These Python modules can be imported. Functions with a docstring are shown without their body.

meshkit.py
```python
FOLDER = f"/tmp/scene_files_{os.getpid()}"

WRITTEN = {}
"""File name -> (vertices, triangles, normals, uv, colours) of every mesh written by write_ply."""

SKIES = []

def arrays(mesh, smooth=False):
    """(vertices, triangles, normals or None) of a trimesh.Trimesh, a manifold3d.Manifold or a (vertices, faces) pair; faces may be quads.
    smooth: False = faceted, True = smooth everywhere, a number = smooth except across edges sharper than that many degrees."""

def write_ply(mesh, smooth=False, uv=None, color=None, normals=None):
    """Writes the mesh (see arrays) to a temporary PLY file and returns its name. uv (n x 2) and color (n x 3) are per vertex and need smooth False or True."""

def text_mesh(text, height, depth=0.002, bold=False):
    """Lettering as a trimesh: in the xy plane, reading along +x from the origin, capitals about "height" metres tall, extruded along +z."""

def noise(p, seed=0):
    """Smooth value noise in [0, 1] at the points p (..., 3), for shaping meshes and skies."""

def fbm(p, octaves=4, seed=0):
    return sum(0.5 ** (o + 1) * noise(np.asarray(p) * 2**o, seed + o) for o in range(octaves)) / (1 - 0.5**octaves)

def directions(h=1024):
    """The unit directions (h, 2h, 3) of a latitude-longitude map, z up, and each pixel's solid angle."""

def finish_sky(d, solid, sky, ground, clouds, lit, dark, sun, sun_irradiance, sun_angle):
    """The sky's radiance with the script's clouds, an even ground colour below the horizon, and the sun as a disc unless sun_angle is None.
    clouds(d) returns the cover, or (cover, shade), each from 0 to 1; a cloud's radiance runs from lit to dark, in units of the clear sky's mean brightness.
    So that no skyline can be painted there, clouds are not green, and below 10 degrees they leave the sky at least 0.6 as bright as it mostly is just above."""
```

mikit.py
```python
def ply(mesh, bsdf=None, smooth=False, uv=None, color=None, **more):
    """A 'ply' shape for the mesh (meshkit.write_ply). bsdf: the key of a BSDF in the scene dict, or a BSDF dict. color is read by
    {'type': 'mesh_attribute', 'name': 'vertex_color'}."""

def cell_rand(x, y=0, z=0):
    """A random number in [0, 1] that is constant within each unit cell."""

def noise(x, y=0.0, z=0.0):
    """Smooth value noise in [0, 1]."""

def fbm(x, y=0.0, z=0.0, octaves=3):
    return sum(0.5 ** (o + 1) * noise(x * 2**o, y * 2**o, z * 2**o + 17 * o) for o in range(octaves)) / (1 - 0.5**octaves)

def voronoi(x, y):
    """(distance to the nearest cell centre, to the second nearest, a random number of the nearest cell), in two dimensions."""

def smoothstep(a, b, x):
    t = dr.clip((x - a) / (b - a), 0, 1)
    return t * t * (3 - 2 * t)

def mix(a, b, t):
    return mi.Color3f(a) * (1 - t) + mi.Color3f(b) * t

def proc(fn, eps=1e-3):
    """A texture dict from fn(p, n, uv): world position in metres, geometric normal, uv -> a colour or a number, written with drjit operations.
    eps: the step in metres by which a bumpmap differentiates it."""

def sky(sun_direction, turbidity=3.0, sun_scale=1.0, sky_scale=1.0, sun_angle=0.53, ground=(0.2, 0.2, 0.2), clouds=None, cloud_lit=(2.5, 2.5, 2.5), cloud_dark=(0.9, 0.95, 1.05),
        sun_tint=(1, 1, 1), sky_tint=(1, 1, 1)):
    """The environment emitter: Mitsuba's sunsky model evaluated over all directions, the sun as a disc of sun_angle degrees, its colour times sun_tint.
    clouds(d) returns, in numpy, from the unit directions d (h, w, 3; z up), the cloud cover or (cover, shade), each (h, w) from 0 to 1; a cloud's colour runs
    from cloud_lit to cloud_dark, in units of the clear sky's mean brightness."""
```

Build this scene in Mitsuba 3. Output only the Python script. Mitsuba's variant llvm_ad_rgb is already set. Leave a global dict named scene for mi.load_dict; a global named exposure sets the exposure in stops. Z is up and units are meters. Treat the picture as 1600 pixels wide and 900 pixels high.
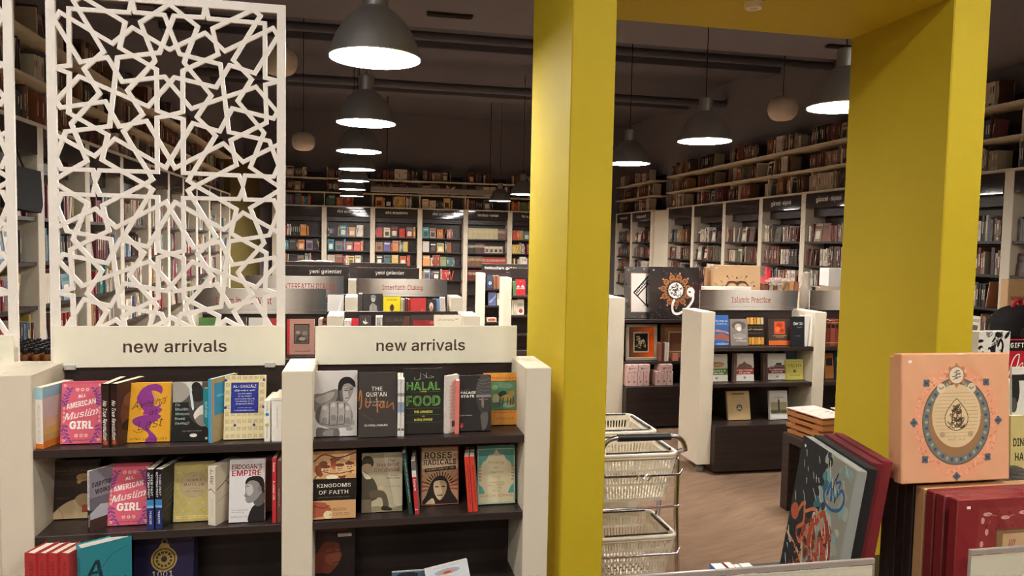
import math, random, glob
import numpy as np, trimesh, mitsuba as mi, mikit
import drjit as dr
from shapely import affinity, box as sbox, union_all
from shapely.geometry import Polygon, LineString, Point
from shapely.ops import linemerge
from PIL import Image, ImageDraw, ImageFont
T = mi.ScalarTransform4f
scene, labels = {}, {}

# ---------------------------------------------------------------- camera, exposure, lights
F, YAW, PITCH, ROLL, EYE = 1143.9, .198779, .0577194, -.0199011, np.array([0, 0, 1.49])
exposure = 1.62
ROOM_LAMP = 21.0      # radiance of the discs in the shop's metal shades
HALL_LAMP = 74.0      # radiance of the recessed hall downlights in front of the shop
ROOM_TINT, HALL_TINT = (1.0, .945, .88), (1.0, .955, .88)

def cam_axes():
    f = np.array([math.sin(YAW) * math.cos(PITCH), math.cos(YAW) * math.cos(PITCH), -math.sin(PITCH)])
    r = np.array([math.cos(YAW), -math.sin(YAW), 0])
    d = np.cross(f, r)
    return np.stack([math.cos(ROLL) * r + math.sin(ROLL) * d, -math.sin(ROLL) * r + math.cos(ROLL) * d, f], 1)
CAM = cam_axes()
scene['camera'] = {'type': 'perspective', 'fov': math.degrees(2 * math.atan(800 / F)), 'fov_axis': 'x', 'near_clip': .05, 'far_clip': 100.,
                   'to_world': T().look_at(origin=EYE.tolist(), target=(EYE + CAM[:, 2]).tolist(), up=(-CAM[:, 1]).tolist())}

def at(px, py, X=None, Y=None, Z=None):
    """The point of a plane X=, Y= or Z= that the photograph shows at a pixel (used to measure the place)."""
    r = CAM @ np.array([(px - 800) / F, (py - 450) / F, 1.])
    t = X / r[0] if X is not None else Y / r[1] if Y is not None else (Z - EYE[2]) / r[2]
    return r * t + EYE

def to_px(p):
    c = CAM.T @ (np.asarray(p, float) - EYE)
    return 800 + F * c[0] / c[2], 450 + F * c[1] / c[2], c[2]

# ---------------------------------------------------------------- colours and materials
def lin(c):
    """'#rrggbb' or an (r, g, b) of 0..255 -> linear reflectance"""
    if isinstance(c, str):
        c = [int(c[i:i + 2], 16) for i in (1, 3, 5)]
    c = np.asarray(c, float) / 255
    return np.where(c <= .04045, c / 12.92, ((c + .055) / 1.055) ** 2.4)

def lt(c): return [float(x) for x in lin(c)]

def rgb(c):
    return {'type': 'rgb', 'value': [float(x) for x in lin(c)]}

VC = {'type': 'mesh_attribute', 'name': 'vertex_color'}
def pr(base, rough=.5, spec=.5, **k):
    return {'type': 'twosided', 'bsdf': {'type': 'principled', 'base_color': base, 'roughness': rough, 'specular': spec, **k}}
scene['vc_matte'] = pr(VC, .75, .3)
scene['vc_paper'] = pr(VC, .42, .4)
scene['vc_gloss'] = pr(VC, .16, .5)
scene['vc_mirror'] = pr(VC, .05, .6)
def film_fn(p, n, uv):
    a = mikit.fbm(p.x * 14 + p.z * 9 + p.y * 14, p.z * 2.2 - p.x * 3.0, p.y * 3.0)
    return a * a
scene['vc_film'] = {'type': 'twosided', 'bsdf': {'type': 'bumpmap', 'height': mikit.proc(film_fn, .002), 'scale': .012,
                    'bsdf': {'type': 'principled', 'base_color': VC, 'roughness': .3, 'specular': .5, 'clearcoat': 1.0, 'clearcoat_gloss': .97}}}
PRINTED = {'vc_mirror', 'vc_matte', 'vc_paper', 'vc_gloss', 'vc_film'}

def wood_fn(p, n, uv):
    g = mikit.fbm(p.x * 3.0, p.y * 3.0 + p.x * .4, p.z * 55.0)
    return mikit.mix(lt('#2b2120'), lt('#392e2b'), g)
def carpet_fn(p, n, uv):
    w = mikit.noise(p.x * 2.2, p.y * 2.2) * .12
    a = mikit.fbm((p.x * .9 + p.y * .43) * 4.0, (p.y * .9 - p.x * .43 + w) * 34.0)
    b = mikit.fbm((p.x * .96 + p.y * .25) * 9.0, (p.y * .96 - p.x * .25 + w) * 75.0)
    c = mikit.noise(p.x * 420, p.y * 420)
    return mikit.mix(lt('#735c4c'), lt('#8f755f'), dr.clip(a * .6 + b * .6 - .1 + (c - .5) * .2, 0, 1))
def yellow_fn(p, n, uv):
    a = mikit.fbm(p.x * 2.5, p.y * 2.5, p.z * 2.5)
    return mikit.mix(lt('#bda523'), lt('#c4ad29'), a)
def ceil_fn(p, n, uv):
    return mikit.mix(lt('#5a595f'), lt('#605f66'), mikit.fbm(p.x * 1.3, p.y * 1.3, 2.0))
scene['dark_wood'] = pr(mikit.proc(wood_fn), .38, .4)
scene['carpet'] = pr(mikit.proc(carpet_fn), .95, .1)
scene['yellow_paint'] = pr(mikit.proc(yellow_fn), .62, .22)
scene['shaded_yellow_paint'] = pr(rgb('#5a4f24'), .6, .3)  # the yellow paint darkened, with the corner's shade in its colour
scene['cream_laminate'] = pr(rgb('#d9cfbb'), .45, .35)
scene['white_lacquer'] = pr(rgb('#e9e2d9'), .4, .4)
scene['ceiling_paint'] = pr(mikit.proc(ceil_fn), .9, .2)
scene['bulkhead_paint'] = pr(rgb('#79757a'), .9, .2)
scene['hall_paint'] = pr(rgb('#d8d0c2'), .9, .2)
scene['brushed_metal'] = {'type': 'twosided', 'bsdf': {'type': 'principled', 'base_color': rgb('#a3a1a0'), 'roughness': .45, 'metallic': .75, 'specular': .5}}
scene['chrome'] = {'type': 'twosided', 'bsdf': {'type': 'roughconductor', 'material': 'Cr', 'alpha': .08}}
scene['black_plastic'] = pr(rgb('#1b1a1a'), .4, .5)
scene['white_plastic'] = pr(rgb('#e4dccb'), .35, .5)
scene['lamp_white'] = pr(rgb('#efe9df'), .5, .4)
scene['acrylic'] = {'type': 'thindielectric', 'int_ior': 1.49}
scene['amber_glass'] = pr(rgb('#7a4512'), .08, .6, clearcoat=1.0, clearcoat_gloss=.98)

# ---------------------------------------------------------------- mesh helpers
used = {}
def key(name, parent=None):
    k = name if parent is None else parent + '__' + name
    n = used.get(k, 0)
    used[k] = n + 1
    return k if n == 0 else f'{k}_{n:03d}'

def tag(k, label=None, cat=None, group=None, kind=None):
    d = labels.setdefault(k, {})
    for a, b in (('label', label), ('category', cat), ('group', group), ('kind', kind)):
        if b: d[a] = b
    return k

def Rz(a): c, s = math.cos(a), math.sin(a); return np.array([[c, -s, 0, 0], [s, c, 0, 0], [0, 0, 1, 0], [0, 0, 0, 1.]])
def Rx(a): c, s = math.cos(a), math.sin(a); return np.array([[1, 0, 0, 0], [0, c, -s, 0], [0, s, c, 0], [0, 0, 0, 1.]])
def Ry(a): c, s = math.cos(a), math.sin(a); return np.array([[c, 0, s, 0], [0, 1, 0, 0], [-s, 0, c, 0], [0, 0, 0, 1.]])
def Tr(x, y, z): m = np.eye(4); m[:3, 3] = (x, y, z); return m

class MB:
    """Collects faces with a colour each; build() makes them one mesh of the scene."""
    def __init__(s): s.v, s.f, s.c, s.n = [], [], [], 0
    def add(s, v, f, c=None):
        v, f = np.asarray(v, float), np.asarray(f, int)
        s.v.append(v); s.f.append(f + s.n); s.n += len(v)
        c = np.zeros((len(v), 3)) if c is None else c if isinstance(c, np.ndarray) and c.ndim == 2 else np.tile(lin(c), (len(v), 1))
        s.c.append(c)
        return s
    def quad(s, a, b, c_, d, col=None): return s.add([a, b, c_, d], [[0, 1, 2], [0, 2, 3]], col)
    def box(s, x0, x1, y0, y1, z0, z1, col=None, top=None, front=None, left=None):
        P = [(x0, y0, z0), (x1, y0, z0), (x1, y1, z0), (x0, y1, z0), (x0, y0, z1), (x1, y0, z1), (x1, y1, z1), (x0, y1, z1)]
        for q, cc in (((0, 3, 2, 1), None), ((4, 5, 6, 7), top), ((0, 1, 5, 4), front), ((1, 2, 6, 5), None), ((2, 3, 7, 6), None), ((3, 0, 4, 7), left)):
            s.quad(*[P[i] for i in q], cc if cc is not None else col)
        return s
    def bevel(s, x0, x1, y0, y1, z0, z1, r=.003, col=None):
        pts = []
        for sx, cx in ((-1, x0), (1, x1)):
            for sy, cy in ((-1, y0), (1, y1)):
                for sz, cz in ((-1, z0), (1, z1)):
                    for k in range(3):
                        o = [r, r, r]; o[k] = 0
                        pts.append((cx - sx * o[0], cy - sy * o[1], cz - sz * o[2]))
        h = trimesh.convex.convex_hull(np.array(pts))
        return s.tm(h, col)
    def tm(s, m, col=None, mat=None):
        v = np.asarray(m.vertices)[np.asarray(m.faces).ravel()]
        if mat is not None: v = v @ mat[:3, :3].T + mat[:3, 3]
        return s.add(v, np.arange(len(v)).reshape(-1, 3), col)
    def poly(s, g, fn, col=None):
        """shapely polygon(s) -> flat faces through fn(points n x 2) -> n x 3"""
        for q in getattr(g, 'geoms', [g]):
            if q.is_empty or q.geom_type != 'Polygon' or q.area < 1e-12: continue
            v, f = trimesh.creation.triangulate_polygon(q, engine='earcut')
            s.add(fn(np.asarray(v)), f, col)
        return s
    def prism(s, g, depth, mat=None, col=None):
        for q in getattr(g, 'geoms', [g]):
            if q.geom_type == 'Polygon' and q.area > 1e-10:
                s.tm(trimesh.creation.extrude_polygon(q, depth, engine='earcut'), col, mat)
        return s
    def tube(s, path, r, n=10, col=None, closed=False):
        P = np.asarray(path, float); m = len(P)
        d = np.roll(P, -1, 0) - P
        if not closed: d[-1] = d[-2]
        tan = d.copy(); tan[1:] = d[1:] / np.linalg.norm(d[1:], axis=1, keepdims=True) + d[:-1] / np.linalg.norm(d[:-1], axis=1, keepdims=True)
        if closed: tan[0] = d[0] / np.linalg.norm(d[0]) + d[-1] / np.linalg.norm(d[-1])
        tan /= np.linalg.norm(tan, axis=1, keepdims=True)
        a = np.array([0, 0, 1.]) if abs(tan[0, 2]) < .9 else np.array([1., 0, 0])
        rings = []
        for i in range(m):
            a = a - tan[i] * (a @ tan[i]); a /= np.linalg.norm(a)
            b = np.cross(tan[i], a)
            rings.append([P[i] + r * (math.cos(2 * math.pi * k / n) * a + math.sin(2 * math.pi * k / n) * b) for k in range(n)])
        V = np.array(rings).reshape(-1, 3); fs = []
        for i in range(m if closed else m - 1):
            j = (i + 1) % m
            for k in range(n):
                k2 = (k + 1) % n
                fs += [[i * n + k, i * n + k2, j * n + k2], [i * n + k, j * n + k2, j * n + k]]
        if not closed:
            c0, c1 = len(V), len(V) + 1
            V = np.vstack([V, P[0], P[-1]])
            for k in range(n):
                fs += [[c0, (k + 1) % n, k], [c1, (m - 1) * n + k, (m - 1) * n + (k + 1) % n]]
        return s.add(V, fs, col)
    def lathe(s, prof, n=40, col=None, cx=0, cy=0, cz=0):
        prof = np.asarray(prof, float); m = len(prof)
        A = np.arange(n) * 2 * math.pi / n
        V = np.stack([np.outer(prof[:, 0], np.cos(A)) + cx, np.outer(prof[:, 0], np.sin(A)) + cy, np.repeat(prof[:, 1:2], n, 1) + cz], -1).reshape(-1, 3)
        fs = []
        for i in range(m - 1):
            for k in range(n):
                k2 = (k + 1) % n
                fs += [[i * n + k, i * n + k2, (i + 1) * n + k2], [i * n + k, (i + 1) * n + k2, (i + 1) * n + k]]
        return s.add(V, fs, col)
    def mesh(s, mat=None):
        v, f, c = np.vstack(s.v), np.vstack(s.f), np.vstack(s.c)
        if mat is not None: v = v @ mat[:3, :3].T + mat[:3, 3]
        return v, f, c
    def build(s, k, bsdf, mat=None, smooth=False):
        v, f, c = s.mesh(mat)
        if bsdf in PRINTED and smooth is not False and smooth is not True:      # one colour, split at sharp edges
            m = trimesh.graph.smooth_shade(trimesh.Trimesh(v, f, process=False), angle=math.radians(smooth), facet_minarea=None)
            v, f, smooth = np.array(m.vertices), np.array(m.faces), True
            c = np.tile(c[0], (len(v), 1))
        scene[k] = mikit.ply((v, f), bsdf, smooth=smooth, color=c if bsdf in PRINTED else None)
        return k

def struct(name, mb, bsdf, parent=None, **k):
    kk = key(name, parent)
    mb.build(kk, bsdf, **k)
    if parent is None: tag(kk, kind='structure')
    return kk

# ---------------------------------------------------------------- lettering
_fonts, _texts = {}, {}
def font(kind, weight, size):
    if (kind, weight, size) not in _fonts:
        pat = 'NotoSansArabic*' if kind == 'arabic' else 'Inter*'
        f = ImageFont.truetype(glob.glob('/opt/blender-*/*/datafiles/fonts/' + pat)[0], size)
        try: f.set_variation_by_axes([14, weight] if kind != 'arabic' else [100, weight][::1])
        except Exception: pass
        _fonts[kind, weight, size] = f
    return _fonts[kind, weight, size]

def text_shape(s, kind='sans', weight=500, track=0., res=44):
    """Shapely outline of a line of lettering: capitals 1 unit tall, baseline at 0, starting at x = 0."""
    kk = (s, kind, weight, track, res)
    if kk in _texts: return _texts[kk]
    f = font(kind, weight, res)
    cap = -f.getbbox('H', anchor='ls')[1] if kind != 'arabic' else res * .7
    x, pieces = 0., []
    for ch in (list(s) if kind != 'arabic' else [s]):
        adv = f.getlength(ch)
        x0, y0, x1, y1 = f.getbbox(ch, anchor='ls')
        if x1 > x0 and y1 > y0:
            pad = 8
            im = Image.new('L', (x1 - x0 + 2 * pad, y1 - y0 + 2 * pad))
            ImageDraw.Draw(im).text((pad - x0, pad - y0), ch, 255, font=f, anchor='ls')
            on = np.asarray(im) > 127
            if kind == 'serif':
                base, w = pad - y0, max(2, int(res * .055))
                xh = base - int(cap * .74)
                on = on.copy()
                hs = max(2, int(cap * .09))
                for r0, r1 in ((base - hs, base), (base - cap, base - cap + hs)) + (((xh, xh + hs),) if ch in 'mnrupi' else ()):
                    r0 = max(r0, 0)
                    band = on[r0:r1]; out = band.copy()
                    for k in range(1, w + 1):
                        out[:, k:] |= band[:, :-k]; out[:, :-k] |= band[:, k:]
                    on[r0:r1] = out
            on = np.pad(on, ((0, 0), (1, 1))).astype(np.int8)
            d = np.diff(on, axis=1)
            rows, st = np.nonzero(d == 1); en = np.nonzero(d == -1)[1]
            if len(rows):
                g = union_all(sbox(st, -rows - 1., en, -rows + 0.)).buffer(.5).buffer(-.5).simplify(.55)
                pieces.append(affinity.translate(g, x + x0 - pad, pad - y0))
        x += adv + track * cap + (res * .05 if kind == 'serif' else 0)
    g = union_all(pieces) if pieces else Polygon()
    g = affinity.scale(g, 1 / cap, 1 / cap, origin=(0, 0))
    _texts[kk] = g
    return g

class Art:
    """Flat print on a face w x h metres: shapes in metres from the lower left corner, drawn in order."""
    def __init__(s, w, h): s.w, s.h, s.items = w, h, []
    def _p(s, pts): return [(x * s.w, y * s.h) for x, y in pts]
    def put(s, g, c, text=False): s.items.append((g, c, text)); return s
    def poly(s, pts, c):
        g = Polygon(s._p(pts)); return s.put(g if g.is_valid else g.buffer(0), c)
    def blob(s, pts, c):
        P = np.array(s._p(pts)); n = len(P); out = []
        for i in range(n):
            a, b, c_, d = P[i - 1], P[i], P[(i + 1) % n], P[(i + 2) % n]
            for u in np.linspace(0, 1, 5, endpoint=False):
                out.append(.5 * (2 * b + (c_ - a) * u + (2 * a - 5 * b + 4 * c_ - d) * u * u + (3 * b - a - 3 * c_ + d) * u ** 3))
        return s.put(Polygon(out).buffer(0), c)
    def rect(s, x0, y0, x1, y1, c): return s.poly([(x0, y0), (x1, y0), (x1, y1), (x0, y1)], c)
    def frame(s, x0, y0, x1, y1, t, c):
        a = sbox(x0 * s.w, y0 * s.h, x1 * s.w, y1 * s.h); t *= s.w
        return s.put(a.difference(a.buffer(-t)), c)
    def ell(s, cx, cy, rx, ry, c, rot=0, n=7):
        g = affinity.scale(Point(0, 0).buffer(1, n), rx * s.w, ry * s.h)
        return s.put(affinity.translate(affinity.rotate(g, rot, origin=(0, 0)), cx * s.w, cy * s.h), c)
    def circ(s, cx, cy, r, c, n=8): return s.put(Point(cx * s.w, cy * s.h).buffer(r * s.w, n), c)
    def ring(s, cx, cy, r0, r1, c, sy=1.):
        g = Point(0, 0).buffer(r1 * s.w, 16).difference(Point(0, 0).buffer(r0 * s.w, 16))
        return s.put(affinity.translate(affinity.scale(g, 1, sy, origin=(0, 0)), cx * s.w, cy * s.h), c)
    def line(s, pts, t, c, smooth=False):
        P = np.array(s._p(pts))
        if smooth and len(P) > 2:
            Q = np.vstack([2 * P[0] - P[1], P, 2 * P[-1] - P[-2]]); out = []
            for i in range(len(P) - 1):
                a, b, c_, d = Q[i:i + 4]
                for u in np.linspace(0, 1, 6, endpoint=False):
                    out.append(.5 * (2 * b + (c_ - a) * u + (2 * a - 5 * b + 4 * c_ - d) * u * u + (3 * b - a - 3 * c_ + d) * u ** 3))
            P = np.vstack([out, P[-1:]])
        return s.put(LineString(P).buffer(t * s.w / 2, 3), c)
    def text(s, t, cx, y, hgt, c, width=None, kind='sans', weight=600, slant=0, rot=0, outline=0, track=0., align='c', res=40):
        """Capitals hgt (of the height) tall, baseline at y, centred at cx (or from cx: align 'l'); width (of the width) stretches the line."""
        g = text_shape(t, kind, weight, track, res)
        if g.is_empty: return s
        k = hgt * s.h
        g = affinity.scale(g, k, k, origin=(0, 0))
        x0, _, x1, _ = g.bounds
        if width: g = affinity.scale(g, width * s.w / (x1 - x0), 1, origin=(0, 0))
        if slant: g = affinity.skew(g, slant, origin=(0, 0))
        if outline: g = g.difference(g.buffer(-outline * s.w))
        x0, _, x1, _ = g.bounds
        g = affinity.translate(g, -(x0 + x1) / 2 if align == 'c' else -x0, 0)
        if rot: g = affinity.rotate(g, rot, origin=(0, 0))
        return s.put(affinity.translate(g, cx * s.w, y * s.h), c, True)
    def clip(s):
        full = sbox(0, 0, s.w, s.h)
        s.items = [(g.intersection(full), c, t) for g, c, t in s.items]; return s
    def parts(s, parent, mat, pos, bsdf='vc_paper', step=1e-4, names=('cover_picture', 'lettering')):
        """pos(n x 2, lift) -> n x 3 local points. Pictures and lettering become one part each."""
        s.clip()
        covered, shown_ = Polygon(), []
        for g, c, t in reversed(s.items):                    # only what shows of each shape is kept, so the print is one flat layer
            v = g.difference(covered) if not covered.is_empty else g
            covered = union_all([covered, g])
            v = union_all([q for q in getattr(v, 'geoms', [v]) if q.geom_type in ('Polygon', 'MultiPolygon')])
            if not v.is_empty: shown_.append((v, c, t))
        for want, nm in ((False, names[0]), (True, names[1])):
            mb = MB()
            for g, c, t in reversed(shown_):
                if t == want: mb.poly(g, lambda q: pos(q, 2e-4), c)
            if mb.v: mb.build(key(nm, parent), bsdf, mat)
# ---------------------------------------------------------------- the room
XL, XR, YB = -2.14, 5.45, 15.6           # fronts of the bookcases along the left, right and back wall
struct('floor', MB().box(-7, 9, -6, 17, -.1, 0), 'carpet')
struct('wall_left', MB().box(XL - .5, XL - .31, 3.2, 16.2, 0, 4.3), 'bulkhead_paint')
struct('wall_right', MB().box(XR + .31, XR + .5, 2.6, 16.2, 0, 4.3), 'bulkhead_paint')
struct('wall_back', MB().box(XL - .5, XR + .5, YB + .31, YB + .5, 0, 4.3), 'bulkhead_paint')
c = struct('ceiling', MB().box(XL - .6, XR + .6, 5.93, 16.2, 4.2, 4.3), 'ceiling_paint')
struct('ceiling_front', MB().box(-7, 9, -6, 5.93, 3.2, 3.35), 'bulkhead_paint')
struct('trim_1', MB().box(XL - .6, XR + .6, 5.83, 5.93, 3.35, 4.2), 'bulkhead_paint')
struct('wall_hall', MB().box(-7, 9, -6.1, -6, 0, 3.2), 'hall_paint')
for Yb, z0, hh, ww in ((7.2, 4.02, .18, .4), (9.6, 4.0, .2, .4), (12.6, 4.02, .18, .4)):
    struct('ceiling_beam', MB().bevel(XL - .3, XR + .3, Yb, Yb + ww, z0, z0 + hh, .01), 'ceiling_paint')
for Yp, z0, r in ((8.4, 3.82, .05), (11.2, 3.86, .06)):
    k = key('ceiling_pipe')
    MB().tube([(XL - .28, Yp, z0), (XR + .28, Yp, z0)], r, 14).build(k, 'ceiling_paint', smooth=40)
    tag(k, kind='structure')
# slot diffusers of the bulkhead
for i, (px, py) in enumerate(((703, 22), (1321, 72), (250, 4))):
    p = at(px, py, Z=3.2)
    k = key('ceiling_vent')
    tag(k, ['long dark air slot in the ceiling behind the first hanging lamp', 'short dark air slot in the ceiling beside the right yellow column', 'dark air slot in the ceiling behind the lattice panel'][i], 'ceiling vent')
    MB().box(p[0] - .17, p[0] + .17, p[1] - .03, p[1] + .03, 3.185, 3.2, '#2a2523').build(key('frame', k), 'vc_matte')
    for j in range(3):
        MB().box(p[0] - .16, p[0] + .16, p[1] - .024 + j * .02, p[1] - .015 + j * .02, 3.178, 3.186, '#3b3431').build(key('slat', k), 'vc_matte')
# the plain yellow wall piece in the far left corner, its shade put into the colour
struct('wall_corner', MB().box(XL - .31, XL, 12.55, 15.9, 0, 3.0), 'shaded_yellow_paint')
# the yellow portal: two columns and a lintel
PF, PB, CX = 2.42, 3.02, ((.677, .833), (2.157, 2.317))
pt = key('wall_front'); tag(pt, kind='structure')
for a, b in CX:
    MB().bevel(a, b, PF, PB, 0, 3.2, .004).build(key('column', pt), 'yellow_paint')
MB().bevel(CX[0][1], CX[1][0], PF + .002, PB - .002, 2.455, 3.2, .002).build(key('lintel', pt), 'yellow_paint')
p = at(1178, 5, Z=2.455)
k = key('smoke_detector'); tag(k, 'small round white detector on the underside of the yellow lintel', 'smoke detector')
MB().lathe([(0, -.022), (.03, -.022), (.036, -.014), (.038, 0), (0, 0)], 28, '#e8dfd0', p[0], p[1], 2.455).build(key('housing', k), 'vc_paper', smooth=30)
MB().lathe([(0, -.026), (.016, -.025), (.018, -.022)], 20, '#d5ccbc', p[0], p[1], 2.455).build(key('sensor_cap', k), 'vc_paper', smooth=30)

# ---------------------------------------------------------------- lamps
def cord_lamp(x, y, z, label, group=None, ceil=4.2):
    power = 1.2 * ROOM_LAMP * (2.6 if y > 8 else 1.0)          # far lamps boosted to brighten the back wall
    k = key('pendant_lamp'); tag(k, label, 'pendant lamp', group)
    if y < 5.9: ceil = 3.2
    prof = [(.222, 0), (.224, .006), (.219, .02), (.208, .06), (.186, .11), (.150, .165), (.108, .205), (.078, .225), (.060, .235), (.058, .25), (.058, .33), (.05, .345), (.012, .35)]
    prof = [(q * .91, h * .95) for q, h in prof]
    MB().lathe(prof, 48, None, x, y, z).build(key('shade', k), 'brushed_metal', smooth=35)
    inner = [(r - .004, h - .004 if h > .02 else h + .002) for r, h in prof[1:7]]
    MB().lathe(inner, 40, None, x, y, z).build(key('shade_lining', k), 'lamp_white', smooth=35)
    d = MB(); n = 40; A = np.arange(n) * 2 * np.pi / n
    d.add(np.vstack([np.stack([(.199 * np.cos(A) + x), (.199 * np.sin(A) + y), 0 * A + z + .005], 1), [[x, y, z + .005]]]), [[(i + 1) % n, i, n] for i in range(n)])
    e = key('diffuser', k)
    v, f, _ = d.mesh()
    scene[e] = mikit.ply((v, f), 'lamp_white', emitter={'type': 'area', 'radiance': {'type': 'rgb', 'value': [power * q for q in ROOM_TINT]}})
    MB().tube([(x, y, z + .33), (x, y, ceil)], .004, 6).build(key('cord', k), 'black_plastic')
    return k
left_row = ((.037, 3.38, 'nearest and largest of the lit metal bell lamps above the shop aisle'), (.0, 5.2, 'second lit metal bell lamp of the row above the new arrivals sign'),
            (-.06, 6.82, 'third lit metal bell lamp of the row left of the column'), (-.095, 8.49, 'fourth lit metal bell lamp of the row left of the column'),
            (-.16, 10.09, 'fifth lit metal bell lamp of the row left of the column'), (-.2, 11.7, 'farthest lit metal bell lamp of the row left of the column'))
right_row = ((2.66, 3.76, 'large metal bell lamp cut off by the right yellow column'), (2.525, 5.23, 'whole metal bell lamp seen through the portal beside the white globe lantern'),
             (2.52, 6.84, 'metal bell lamp partly hidden by the left yellow column'), (2.47, 11.53, 'small far metal bell lamp just left of the left yellow column'))
for x, y, l in left_row + right_row: cord_lamp(x, y, 2.31, l)
cord_lamp(-.24, 13.4, 2.31, 'added last metal bell lamp of the left row, brightening the back wall')  # unseen lamp, added to brighten the back wall
for x, y, l in ((2.5, 8.5, 'fourth'), (2.48, 10.05, 'fifth'), (2.44, 13.4, 'added')): cord_lamp(x, y, 2.31, l + ' metal bell lamp of the right row, behind the left yellow column')  # the end one is unseen and added to light the back wall
def globe(px, py, Y, label):
    x, _, z = at(px, py, Y=Y)
    k = key('globe_lantern'); tag(k, label, 'pendant lamp')
    pr_ = [(.03, .105)] + [(.14 * math.cos(a) ** .55, .112 * math.sin(a)) for a in np.linspace(1.2, -1.25, 22)] + [(.03, -.108), (0, -.108)]
    MB().lathe(pr_, 36, '#cfc0ab', x, Y, z).build(key('globe', k), 'vc_paper', smooth=50)
    MB().tube([(x, Y, z + .1), (x, Y, 4.2 if Y > 5.93 else 3.2)], .0035, 6).build(key('cord', k), 'black_plastic')
globe(1223, 170, 6.5, 'unlit white globe lantern hanging between two metal lamps seen through the portal')
globe(474, 221, 9.4, 'small unlit white globe lantern left of the row of lit lamps')
globe(437, 96, 6.3, 'unlit white globe lantern half hidden behind the right edge of the lattice')
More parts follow.
